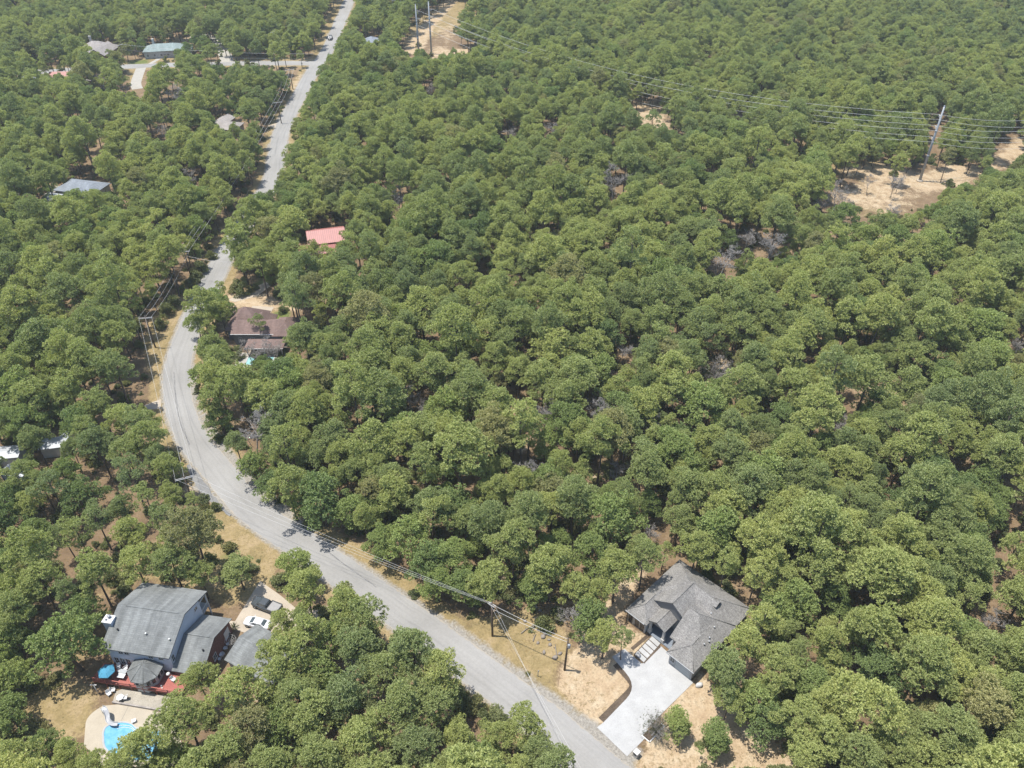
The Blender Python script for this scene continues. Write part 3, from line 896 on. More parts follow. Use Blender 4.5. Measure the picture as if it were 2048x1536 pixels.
# raised bed with white kerb and wispy bush
kb = MB()
def kerb(pts, w, z1):
    for a, b in zip(pts[:-1], pts[1:]):
        a, b = np.array(a), np.array(b); d = (b-a)/np.linalg.norm(b-a); n = np.array([-d[1], d[0]])*w/2
        kb.prism([tuple(a-n-d*w/2), tuple(b-n+d*w/2), tuple(b+n+d*w/2), tuple(a+n-d*w/2)], 0, z1)
kerb(wp([(1284,1472),(1299,1485),(1329,1453)]), .14, .18)
kerb(wp([(1329,1453),(1323,1448)]), .14, .178)
tag(kb.build("garden_kerb", M["white_paint"]), "white kerb round the dark bed beside the white driveway", "kerb")
sheet("planting_bed", wp([(1296,1460),(1323,1448),(1329,1453),(1299,1485),(1284,1472)]), .075, "mulch", .07)
def wispy(seed, n, h, spread):
    g = random.Random(seed); mb = MB()
    for i in range(n):
        a = g.uniform(0, 6.28); r = g.random()**.6*spread; l = h*g.uniform(.6, 1.05)
        p0 = (g.gauss(0, .12), g.gauss(0, .12), 0)
        p1 = (r*.45*math.cos(a), r*.45*math.sin(a), l*.55); p2 = (r*math.cos(a), r*math.sin(a), l*(1-.18*r/spread))
        mb.tube([p0, p1, p2], [.035, .022, .008], 3)
        for k in range(7):
            t = g.uniform(.35, 1); q = [p1[j]*(1-t)+p2[j]*t for j in range(3)]
            b = g.uniform(0, 6.28); e = g.uniform(.25, .55)
            mb.tube([q, (q[0]+e*math.cos(b)*.7, q[1]+e*math.sin(b)*.7, q[2]+e*.7)], [.014, .006], 3)
    return mb
x, y = gp(1311, 1468)
t = thing("wispy_bush", "grey green wispy bush in the kerbed bed beside the white driveway", "bush", (x, y, 0))
wispy(4, 110, 4.2, 2.5).build("branches", M["dead_wood"], t)
Qb, Tb = [], []
gq = np.random.default_rng(9)
pc = gq.normal(0, 1, (420, 3))*np.array([1.0, 1.0, .95]) + np.array([0, 0, 2.2]); oo = pc-np.array([0, 0, .6])
oo /= np.linalg.norm(oo, axis=1)[:, None]
def leaf_early(name, cent, outw, g_, k, ln, wd, mat):
    n = len(cent); c = np.repeat(cent, k, 0); o_ = np.repeat(outw, k, 0)
    d = o_ + g_.normal(0, .6, (n*k, 3)); d /= np.linalg.norm(d, axis=1)[:, None]
    s = g_.normal(0, 1, (n*k, 3)); s -= (s*d).sum(1)[:, None]*d; s /= np.linalg.norm(s, axis=1)[:, None]
    V = np.stack([c-s*wd*.3, c+d*ln*.6-s*wd*.5, c+d*ln, c+d*ln*.55+s*wd*.5], 1)
    mb = MB(); 
    for qd in V: mb.add(qd, [(0, 1, 2, 3)])
    return mb.build(name, mat)
lf = leaf_early("foliage", pc, oo, gq, 4, .32, .05, BUSHM); lf.parent = t

# letter box of white brick
x, y = gp(1272, 1512)
t = thing("mailbox", "white brick mailbox pillar with black letter opening beside the driveway mouth", "mailbox", (x, y, 0), R(-45.5))
m = MB(); m.rbox(-.36, .36, -.36, .36, 0, 1.25, .02); m.build("pillar", M["brick_white"], t)
m = MB(); m.rbox(-.43, .43, -.43, .43, 1.25, 1.36, .03); m.build("cap", M["stone_white"], t)
m = MB(); m.box(-.2, .2, -.40, -.361, .78, 1.08); m.build("letter_door", M["mat_black"], t)
m = MB(); m.box(-.36, -.36+.03, -.39, -.362, .1, 1.2); m.build("trim", M["mat_black"], t)
# white round stone near garage corner, rocks in the verge
def boulder(name, x, y, r, mat, label, cat, group=None, seed=1, flat=.65):
    g = np.random.default_rng(seed)
    import bmesh
    bm = bmesh.new(); bmesh.ops.create_icosphere(bm, subdivisions=2, radius=1)
    ph = g.uniform(0, 6, 6)
    for v in bm.verts:
        k = 1 + .16*math.sin(3*v.co.x+ph[0])*math.cos(2.5*v.co.y+ph[1]) + .10*math.sin(5*v.co.z+ph[2]+2*v.co.x)
        v.co = mathutils.Vector((v.co.x*r*k, v.co.y*r*k*(.75+.2*math.sin(ph[3])), v.co.z*r*k*flat))
    me_ = bpy.data.meshes.new(name); bm.to_mesh(me_); bm.free(); me_.materials.append(M[mat])
    for p in me_.polygons: p.use_smooth = True
    o = bpy.data.objects.new(name, me_); C.objects.link(o); o.location = (x, y, r*flat*.5); o.rotation_euler = (0, 0, float(ph[4]))
    return tag(o, label, cat, group)
x, y = gp(1398, 1372); boulder("boulder", x, y, .62, "stone_white", "white rounded boulder at the garage corner of the new house", "boulder", None, 3, .8)
for i, (u, v, r) in enumerate([(1072,1214,.4),(1080,1222,.5),(1074,1238,.6),(1066,1254,.45),(1091,1268,.55),(1086,1274,.6),(1062,1262,.5),(1050,1243,.4),(1110,1316,.6),(1076,1286,.35),(1088,1305,.45),(1062,1218,.35),(1100,1290,.4),(1085,1256,.45),(1098,1280,.4),(1120,1308,.5)]):
    x, y = gp(u, v); boulder("rock", x, y, r*.8, "rock", "pale grey rock of the loose rubble between road and pines", "rock", "rocks of the rubble before the pines", 20+i)
for i, (u, v, a, l) in enumerate([(1069,1276,70,1.5),(1050,1262,40,1.7),(1104,1262,55,2.4),(1112,1300,95,2.0)]):
    x, y = gp(u, v); m = MB(); m.tube([(-l/2, 0, .14), (0, .06, .17), (l/2, 0, .13)], [.09, .08, .05], 7)
    m.tube([(l*.1, 0, .16), (l*.3, .5, .35)], [.05, .02], 5)
    o = m.build("log", M["rock"]); o.location = (x, y, 0); o.rotation_euler = (0, 0, R(a)); tag(o, "pale fallen log lying in the rubble between road and pines", "log", "logs in the rubble")

# ------------------------------------------------------------------ two storey house with red deck
def old_house():
    O = (-64.3, 72.5)
    h = thing("two_storey_house", "pale blue two storey house with long grey gable roof, brick side wing and sunroom", "house", (O[0], O[1], 0), R(-9.4))
    rf = MB(); rf.gable(-.1, 11.38, 0, 12.9, 5.9, .40, 'x', .2)
    r = rf.build("roof", M["shingle_old"], h)
    rv = MB(); rv.box(1.4, 10.4, 6.32, 6.58, 8.40, 8.55); rv.build("ridge_vent", M["shingle_old"], r)
    w = MB(); gable_wall(w, .45, 11.2, .45, 10.4, 5.7, 7.9, 'x')
    # recut: front half follows the roof, back block carries the loft
    w = MB()
    sec = [(.45, 0), (10.4, 0), (10.4, 6.72), (6.45, 8.28), (.45, 5.88)]
    w.add([(.45, a, b) for a, b in sec] + [(11.2, a, b) for a, b in sec], [(0,1,2,3,4), (9,8,7,6,5)] + [(i, (i+1) % 5, 5+(i+1) % 5, 5+i) for i in range(5)])
    w.build("wall", M["siding_blue"], h)
    # open loft porch at the back
    pf = MB(); pf.box(.45, 11.2, 10.41, 12.6, 2.7, 2.9); pf.build("balcony_floor", M["grey_trim"], h)
    for x in (.6, 5.8, 10.95):
        p = MB(); p.box(x, x+.2, 12.35, 12.55, 0, 5.85); p.build("porch_post", M["white_paint"], h)
    b = MB(); b.box(10.98, 11.12, 10.41, 12.34, 5.55, 5.72); b.build("porch_beam", M["white_paint"], h)
    b = MB(); b.box(11.0, 11.1, 10.42, 12.3, 3.6, 3.68)
    for k in range(8): b.box(11.03, 11.07, 10.6+k*.22, 10.64+k*.22, 2.9, 3.6)
    b.build("balcony_rail", M["white_paint"], h)
    # side wing
    r2 = MB(); r2.gable(11.25, 16.4, -.4, 10.2, 3.2, .44, 'x', .16)
    r2o = r2.build("wing_roof", M["shingle_old"], h)
    rv = MB(); rv.box(11.5, 15.6, 4.78, 5.0, 5.48, 5.6); rv.build("ridge_vent", M["shingle_old"], r2o)
    w2 = MB()
    sec = [(.1, 0), (9.8, 0), (9.8, 3.22), (4.9, 5.38), (.1, 3.22)]
    w2.add([(11.22, a, b) for a, b in sec] + [(16.0, a, b) for a, b in sec], [(0,1,2,3,4), (9,8,7,6,5)] + [(i, (i+1) % 5, 5+(i+1) % 5, 5+i) for i in range(5)])
    w2.build("wing_wall", M["brick_red"], h)
    window(h, 16.0, 8.3, 1.7, '+x', 1.5, 1.7, 1, "white_paint", "plastic_white"); window(h, 16.0, 4.0, 1.6, '+x', 1.0, 1.3)
    window(h, 16.0, 1.6, 1.6, '+x', .9, 1.2)
    door(h, 14.0, 9.8, 0, '+y')
    # front wall
    for x in (2.7, 3.7): window(h, x, .45, 4.95, '-y', .85, 1.1)
    for x in (7.8, 9.5): window(h, x, .45, 4.95, '-y', .85, 1.1)
    for x in (1.3, 2.3, 3.3): window(h, x, .45, 2.3, '-y', .85, 1.7)
    door(h, 4.2, .45, 1.2, '-y', .9, 2.0, "white_paint")
    window(h, 11.2, 1.0, 4.6, '+x', .7, 1.5)
    window(h, 11.2, 9.2, 6.0, '+x', .9, .8)
    skirt = MB(); skirt.box(.40, 11.2, .36, .447, 0, 1.5); skirt.build("brick_base", M["brick_red"], h)
    # chimney
    c = MB(); c.rbox(-1.05, .42, 3.2, 4.5, 0, 8.0, .02); co_ = c.build("chimney", M["siding_blue"], h)
    k = MB(); k.rbox(-1.15, .52, 3.1, 4.6, 8.0, 8.12, .03); k.build("chimney_cap", M["white_paint"], co_)
    k = MB(); k.lathe([(.2, 8.12), (.2, 8.45), (.3, 8.5), (.3, 8.56), (.1, 8.66)], (-.3, 4.1, 0), 10); k.build("flue", M["galvanised"], co_)
    k = MB(); k.lathe([(.13, 8.12), (.13, 8.4), (.2, 8.45), (.05, 8.5)], (-.6, 3.6, 0), 10); k.build("flue", M["white_paint"], co_)
    pipe_vents(h, [(6.4, 2.8, 7.05), (10.5, 2.5, 6.95)]); pipe_vents(h, [(1.6, 2.8, 7.05), (15.3, 2.9, 4.65)], "mat_black")
    # eight sided sunroom
    cx, cy, rr = 7.1, -.75, 2.75
    def octo(r_, ph=22.5): return [(cx + r_*math.cos(R(ph+45*i)), cy + r_*math.sin(R(ph+45*i))) for i in range(8)]
    sw = MB(); sw.prism(octo(2.35), .2, 3.35); s_ = sw.build("sunroom_wall", M["siding_white"], h)
    a = octo(rr)
    srf = MB(); srf.add([(p[0], p[1], 3.35) for p in a] + [(cx, cy, 4.85)] + [(p[0], p[1], 3.2) for p in a], [(i, (i+1) % 8, 8) for i in range(8)] + [(9+i, 9+(i+1) % 8, (i+1) % 8, i) for i in range(8)] + [tuple(range(16, 8, -1))])
    sr = srf.build("sunroom_roof", M["shingle_old"], h)
    hp = MB()
    for p in a: hp.tube([(p[0], p[1], 3.37), (cx, cy, 4.87)], .05, 4)
    hp.build("hip_cap", M["shingle_old"], sr)
    inr = 2.35*math.cos(R(22.5))
    for i in (4, 5, 6, 7, 0):
        th = R(45*i) 
        f_ = MB(); g_ = MB()
        ux, uy = -math.sin(th), math.cos(th); nx_, ny_ = math.cos(th), math.sin(th)
        for s0, s1 in ((-.75, -.05), (.05, .75)):
            for mb_, d0, d1, e in ((f_, .004, .05, 0), (g_, .052, .06, .07)):
                pts = []
                for dd in (d0, d1):
                    for ss, zz in ((s0+e, 1.75+e), (s1-e, 1.75+e), (s1-e, 2.95-e), (s0+e, 2.95-e)):
                        pts.append((cx+nx_*(inr+dd)+ux*ss, cy+ny_*(inr+dd)+uy*ss, zz))
                mb_.add(pts, [(0,1,2,3),(7,6,5,4),(0,4,5,1),(1,5,6,2),(2,6,7,3),(3,7,4,0)])
        fr = f_.build("sunroom_window", M["white_paint"], h); g_.build("pane", M["glass_dark"], fr)
    return h, O
oldh, OO = old_house()
def ol(x, y):   # local coordinates of the old house -> world
    c, s = math.cos(R(-9.4)), math.sin(R(-9.4))
    return OO[0] + x*c - y*s, OO[1] + x*s + y*c

# red deck in front of it
dk = thing("wooden_deck", "red painted wooden deck with railing along the front of the two storey house", "deck", (*ol(0, 0), 0), R(-9.4))
m = MB()
nb = 26
for k in range(nb):
    y0 = -2.85 + k*(3.15/nb); m.box(-1.2, 13.6, y0, y0+3.15/nb-.012, 1.08, 1.15 + .002*(k % 2))
m.build("deck_floor", M["deck_red"], dk)
m = MB(); m.box(-1.22, 13.62, -2.93, -2.86, .86, 1.14); m.box(-1.28, -1.22, -2.86, .3, .86, 1.14); m.build("rim_board", M["deck_red_rail"], dk)
m = MB(); m.box(-1.3, 13.65, -2.98, -2.84, 2.02, 2.08); m.box(-1.3, 13.65, -2.94, -2.88, 1.55, 1.62); m.build("railing", M["deck_red_rail"], dk)
for k in range(8):
    p = MB(); x = -1.2 + k*2.1; p.box(x, x+.11, -2.955, -2.845, 0, 2.02); p.build("post", M["deck_red_rail"], dk)
for k in range(4):
    p = MB(); x = .6 + k*3.4; p.box(x, x+.12, -.6, -.48, 0, 1.07); p.build("post", M["wood_pale"], dk)
m = MB()
for k in range(5): m.box(-2.2+k*.19, -2.0+k*.19, -1.9, -.7, .18*k, .18*k+.16)
m.build("stairs", M["deck_red_rail"], dk)

def patio_chair(name, label, x, y, z, rz, mat="plastic_white", group=None):
    t = thing(name, label, "chair", (x, y, z), rz, group)
    m = MB(); m.rbox(-.28, .28, -.27, .27, .40, .45, .02); m.build("seat", M[mat], t)
    m = MB(); m.add([(-.28,.25,.45),(.28,.25,.45),(.25,.42,.98),(-.25,.42,.98),(-.28,.29,.45),(.28,.29,.45),(.25,.46,.98),(-.25,.46,.98)], [(0,1,2,3),(7,6,5,4),(0,4,5,1),(1,5,6,2),(2,6,7,3),(3,7,4,0)]); m.build("backrest", M[mat], t)
    for sx in (-1, 1):
        m = MB(); m.box(sx*.29-.03, sx*.29+.03, -.25, .3, .62, .66); m.box(sx*.29-.02, sx*.29+.02, -.24, -.2, .45, .62); m.build("armrest", M[mat], t)
        for sy in (-1, 1):
            m = MB(); m.tube([(sx*.25, sy*.23, .40), (sx*.29, sy*.28, 0)], .025, 5); m.build("leg", M[mat], t)
    return t
def table(name, label, x, y, z, rz, w, d, h, mat, group=None, round_=False):
    t = thing(name, label, "table", (x, y, z), rz, group)
    m = MB()
    if round_: m.lathe([(w/2-.03, h-.05), (w/2, h-.03), (w/2, h-.005), (w/2-.03, h)], (0,0,0), 18)
    else: m.rbox(-w/2, w/2, -d/2, d/2, h-.06, h, .02)
    m.build("tabletop", M[mat], t)
    for sx in (-1, 1):
        for sy in (-1, 1):
            m = MB(); m.tube([(sx*w*.33, sy*d*.33, h-.06), (sx*w*.38, sy*d*.38, 0)], .03, 5); m.build("leg", M["dark_metal"], t)
    return t
DZ = 1.155
x, y = ol(1.1, -2.0)
um = thing("patio_umbrella", "blue patio umbrella open at the left end of the red deck", "umbrella", (x, y, DZ))
m = MB(); m.tube([(0,0,0),(0,0,2.35)], .025, 6); m.lathe([(.28,0),(.28,.06),(.05,.1)], (0,0,0), 12); m.build("pole", M["dark_metal"], um)
m = MB(); pts = [(1.35*math.cos(R(60*i)), 1.35*math.sin(R(60*i)), 1.85) for i in range(6)]
mids = [(.72*math.cos(R(60*i)), .72*math.sin(R(60*i)), 2.20) for i in range(6)]
m.add(pts + mids + [(0,0,2.42)] + [(p[0], p[1], p[2]-.14) for p in pts], [(i, (i+1) % 6, 6+(i+1) % 6, 6+i) for i in range(6)] + [(6+i, 6+(i+1) % 6, 12) for i in range(6)] + [(13+i, 13+(i+1) % 6, (i+1) % 6, i) for i in range(6)])
m.build("canopy", M["umbrella_blue"], um)
m = MB()
for i in range(6): m.tube([(0,0,2.38), mids[i], pts[i]], .012, 4)
m.build("ribs", M["dark_metal"], um)
x, y = ol(3.1, -1.75); table("patio_table", "long white table in the sun at the left end of the red deck", x, y, DZ, R(-9.4), 1.2, .75, .74, "plastic_white")
x, y = ol(3.0, -1.0); table("patio_table", "grey table in front of the white table on the red deck", x, y, DZ, R(-9.4), 1.2, .7, .74, "galvanised")
x, y = ol(1.75, -.25); patio_chair("patio_chair", "white chair by the house wall nearest the blue umbrella", x, y, DZ, R(20))
x, y = ol(2.9, -.35); patio_chair("patio_chair", "white chair by the house wall left of the sunroom", x, y, DZ, R(-40))
x, y = ol(2.2, -.9); table("side_table", "small round white table between the two chairs on the deck", x, y, DZ, 0, .6, .6, .55, "plastic_white", None, True)
x, y = ol(10.35, -.35)
t = thing("kettle_grill", "white lidded kettle grill on the red deck right of the sunroom", "grill", (x, y, DZ))
m = MB(); m.lathe([(.05,.55),(.24,.62),(.32,.8),(.30,.82)], (0,0,0), 14); m.build("bowl", M["dark_metal"], t)
m = MB(); m.lathe([(.33,.822),(.29,.98),(.15,1.08),(.03,1.12)], (0,0,0), 14); m.build("lid", M["plastic_white"], t)
for i in range(3):
    m = MB(); m.tube([(.2*math.cos(i*2.1), .2*math.sin(i*2.1), .62), (.33*math.cos(i*2.1), .33*math.sin(i*2.1), 0)], .018, 5); m.build("leg", M["dark_metal"], t)
x, y = ol(11.4, -.9); patio_chair("patio_chair", "white chair at the right end of the red deck by the pine", x, y, DZ, R(60))
for i, (lx, ly, lab) in enumerate([(4.9, -2.0, "white round flower pot on the deck left of the sunroom"), (9.9, -2.05, "small white pot on the red deck right of the sunroom nearer the house"), (10.2, -2.4, "small white pot on the red deck right of the sunroom nearer the railing"), (8.4, -2.62, "small white pot by the railing right in front of the sunroom")]):
    x, y = ol(lx, ly); m = MB(); k = .2 if i == 0 else .13
    m.lathe([(k*.7, 0), (k, k*1.5), (k*1.08, k*1.5), (k*1.08, k*1.75), (k*.9, k*1.75), (k*.85, k*1.4)], (0,0,0), 12)
    o = m.build("flower_pot", M["stone_white"]); o.location = (x, y, DZ); tag(o, lab, "pot")
# terrace below the deck: pale gravel, low wall, furniture
sheet("gravel_terrace", [ol(3.1,-5.2), ol(2.6,-3.5), ol(3.4,-2.9), ol(13.5,-2.9), ol(13.5,-5.2)], .03, "pale_gravel", .05)
m = MB(); m.box(3.2, 13.6, -5.45, -5.2, 0, .42); o = m.build("retaining_wall", M["stone_grey"]); o.location = (*ol(0, 0), 0); o.rotation_euler = (0, 0, R(-9.4)); tag(o, "low stone retaining wall between pale gravel terrace and pool paving", "wall")
x, y = ol(4.2, -4.6); table("garden_table", "white round table on the pale gravel below the deck", x, y, .03, 0, 1.1, 1.1, .72, "plastic_white", None, True)
x, y = ol(4.9, -4.4); patio_chair("garden_chair", "white chair right of the round table on the gravel", x, y, .03, R(-80))
x, y = ol(2.0, -4.2); patio_chair("garden_chair", "white lawn chair left of the gravel terrace, farther from the house", x, y, 0, R(50))
x, y = ol(2.3, -3.5); patio_chair("garden_chair", "white lawn chair left of the gravel terrace, close to the deck stairs", x, y, 0, R(100))
m = MB(); m.tube([(0,0,0),(.04,0,2.6)], .06, 6); m.box(-.5, .5, -.05, .05, 2.5, 2.6); o = m.build("clothes_post", M["white_paint"]); o.location = (*gp(197, 1388), 0); tag(o, "white leaning post on the grass left of the red deck", "post")

# pool
sheet("pool_patio", pool_patio, .05, "concrete_pool", .08)
bar_sheet("paving_joint", gp(257, 1413), gp(240, 1447), .06, .054, "joint_dark")
pool_ctl = wp([(208,1468),(212,1456),(225,1449),(243,1446),(262,1449),(272,1458),(285,1462),(305,1462),(325,1465),(333,1480),(330,1500),(305,1518),(270,1520),(235,1512),(212,1495)])
pp_ = smooth_path(pool_ctl + pool_ctl[:1], .35)[:-1]
pc_ = pp_.mean(0); dirs = pp_ - pc_; dn = dirs/np.linalg.norm(dirs, axis=1)[:, None]
pl = thing("swimming_pool", "blue kidney shaped swimming pool half hidden under a pine", "pool", (pc_[0], pc_[1], 0))
inn = pp_ - pc_; out_ = inn + dn*.3; n_ = len(inn)
m = MB()
V = [(p[0], p[1], .13) for p in inn] + [(p[0], p[1], .13) for p in out_] + [(p[0], p[1], 0) for p in out_] + [(p[0], p[1], .0) for p in inn]
F = []
for i in range(n_):
    j = (i+1) % n_
    F += [(i, j, n_+j, n_+i), (n_+i, n_+j, 2*n_+j, 2*n_+i), (3*n_+i, 3*n_+j, j, i)]
m.add(V, F); m.build("coping", M["concrete_new"], pl)
mw, nt, b, N, L = newmat("pool_water")
wp_ = geopos(nt)
L.new(ramp(nt, noise(nt, 1.6, 3, wp_), [(.3, (.09,.27,.42)), (.7, (.16,.36,.50))]), b.inputs["Base Color"])
b.inputs["Roughness"].default_value = .06
bump(nt, b, noise(nt, 3, 3, wp_), .15, .05)
m = MB(); m.add([(p[0]*1.005, p[1]*1.005, .08) for p in inn], [tuple(range(n_))]); m.build("water", mw, pl)
m = MB()
for k, f_ in enumerate((.86, .74)):
    arc = [(p[0]*f_, p[1]*f_) for p in inn[int(n_*.08):int(n_*.30)]]
    for a, b_ in zip(arc[:-1], arc[1:]):
        m.tube([(a[0], a[1], .085), (b_[0], b_[1], .085)], .05, 4)
m.build("step_edge", M["white_paint"], pl)
# slide
sl = thing("pool_slide", "grey curved water slide at the left end of the pool", "slide", (*gp(222, 1443), .05), R(-35))
pth = smooth_path([(-1.7,.25,1.75),(-1.1,.35,1.7),(-.4,.1,1.25),(.3,-.3,.85),(1.0,-.2,.55),(1.6,.25,.42)], .12)
V, F = [], []
for i, p in enumerate(pth):
    d = pth[min(i+1, len(pth)-1)] - pth[max(i-1, 0)]; d[2] = 0; d /= np.linalg.norm(d); nn = np.array([-d[1], d[0], 0])
    for s_, zz in ((-.34, .22), (-.26, 0), (.26, 0), (.34, .22), (.30, .22), (.24, .04), (-.24, .04), (-.30, .22)):
        q_ = p + nn*s_; V.append((q_[0], q_[1], q_[2]+zz))
for i in range(len(pth)-1):
    for k in range(8): F.append((i*8+k, i*8+(k+1) % 8, (i+1)*8+(k+1) % 8, (i+1)*8+k))
m = MB(); m.add(V, F); m.build("chute", M["slide_grey"], sl)
for lx, ly, z_ in ((-1.6,.0,1.7),(-1.6,.55,1.7),(-.4,.1,1.2),(.9,-.2,.55)):
    m = MB(); m.tube([(lx, ly, 0), (lx, ly, z_)], .035, 5); m.build("leg", M["white_paint"], sl)
m = MB()
for k in range(5): m.box(-2.25+.1*k, -2.15+.1*k, .05, .5, .3*k+.15, .3*k+.19)
m.tube([(-2.25,.05,0),(-1.7,.05,2.3)], .025, 5); m.tube([(-2.25,.5,0),(-1.7,.5,2.3)], .025, 5)
m.build("ladder", M["white_paint"], sl)
x, y = gp(269, 1444); m = MB(); m.rbox(-.3, .3, -.25, .25, 0, .35, .04); m.box(-.32, .32, -.27, .27, .352, .42); o = m.build("pool_box", M["plastic_white"]); o.location = (x, y, .05); o.rotation_euler = (0, 0, .5); tag(o, "small white box on the paving right of the pool slide", "box")

# detached garage half under the pines
t = thing("garage_building", "low garage with grey gable roof half hidden under pines right of the brick wing", "garage", (-39.6, 73.4, 0), R(-28))
m = MB(); m.gable(-4.9, 4.9, -3.75, 3.75, 2.95, .36, 'x', .15); r_ = m.build("roof", M["shingle_old"], t)
m = MB(); m.box(-4.2, 4.0, -.12, .12, 4.26, 4.36); m.build("ridge_vent", M["shingle_old"], r_)
m = MB(); gable_wall(m, -4.5, 4.5, -3.4, 3.4, 2.85, 4.05, 'x'); m.build("wall", M["siding_grey"], t)
m = MB(); m.box(-3.6, -.6, 3.403, 3.45, .05, 2.3); m.build("garage_door", M["white_paint"], t)
window(t, -4.5, 0, 1.5, '-x', 1.0, .9)
# bins and tubs in the alley
for i, (u, v, k, lab) in enumerate([(445,1312,.42,"largest white tub along the brick wing wall"),(452,1299,.34,"square white bin in the middle of the brick wing alley"),(456,1290,.26,"small white pot farther along the brick wing wall"),(440,1320,.3,"white bucket nearest the front of the brick wing alley")]):
    x, y = gp(u, v); m = MB(); m.lathe([(k*.8, 0), (k, k*1.3), (k*1.06, k*1.3), (k*1.06, k*1.42), (k*.86, k*1.42), (k*.78, k*.9)], (0,0,0), 14)
    o = m.build("tub", M["plastic_white"]); o.location = (x, y, 0); tag(o, lab, "tub")
x, y = gp(459, 1273); m = MB(); m.lathe([(.3,0),(.36,.25),(.33,.75),(.25,.95),(.05,1.02)], (0,0,0), 14); o = m.build("water_barrel", M["dark_metal"]); o.location = (x, y, 0); tag(o, "dark round barrel by the brick wing corner", "barrel")
x, y = gp(465, 1292)
t = thing("satellite_dish", "open mesh dish on a short post beside the garage roof", "dish", (x, y, 0), R(30))
m = MB(); m.tube([(0,0,0),(0,0,1.5)], .04, 6); m.build("post", M["dark_metal"], t)
m = MB()
for rr_, zz in ((.9, 1.75), (.6, 1.62), (.3, 1.54)):
    pts = [(rr_*math.cos(R(20*i)), rr_*math.sin(R(20*i))*.9, zz+.3*rr_*math.sin(R(20*i))) for i in range(19)]
    m.tube(pts, .018, 4, cap=False)
for i in range(8): m.tube([(0,0,1.5), (.9*math.cos(R(45*i)), .9*math.sin(R(45*i))*.9, 1.75+.27*math.sin(R(45*i)))], .015, 4)
m.build("reflector", M["off_white"], t)
# yucca by the brick wing corner
t = thing("yucca_plant", "spiky yucca at the back corner of the brick wing", "plant", (*gp(469, 1256), 0))
g_ = np.random.default_rng(5)
lf = leaf_early("leaves", np.tile(np.array([[0, 0, .25]]), (30, 1)), np.array([(math.cos(i), math.sin(i), .5+.5*math.sin(i*3)) for i in range(30)]), g_, 2, 1.0, .09, BUSHM); lf.parent = t
HFP += [(-57.5, 78, 9.5), (-39.6, 73.4, 5.0), (-42, 83, 5.0)]

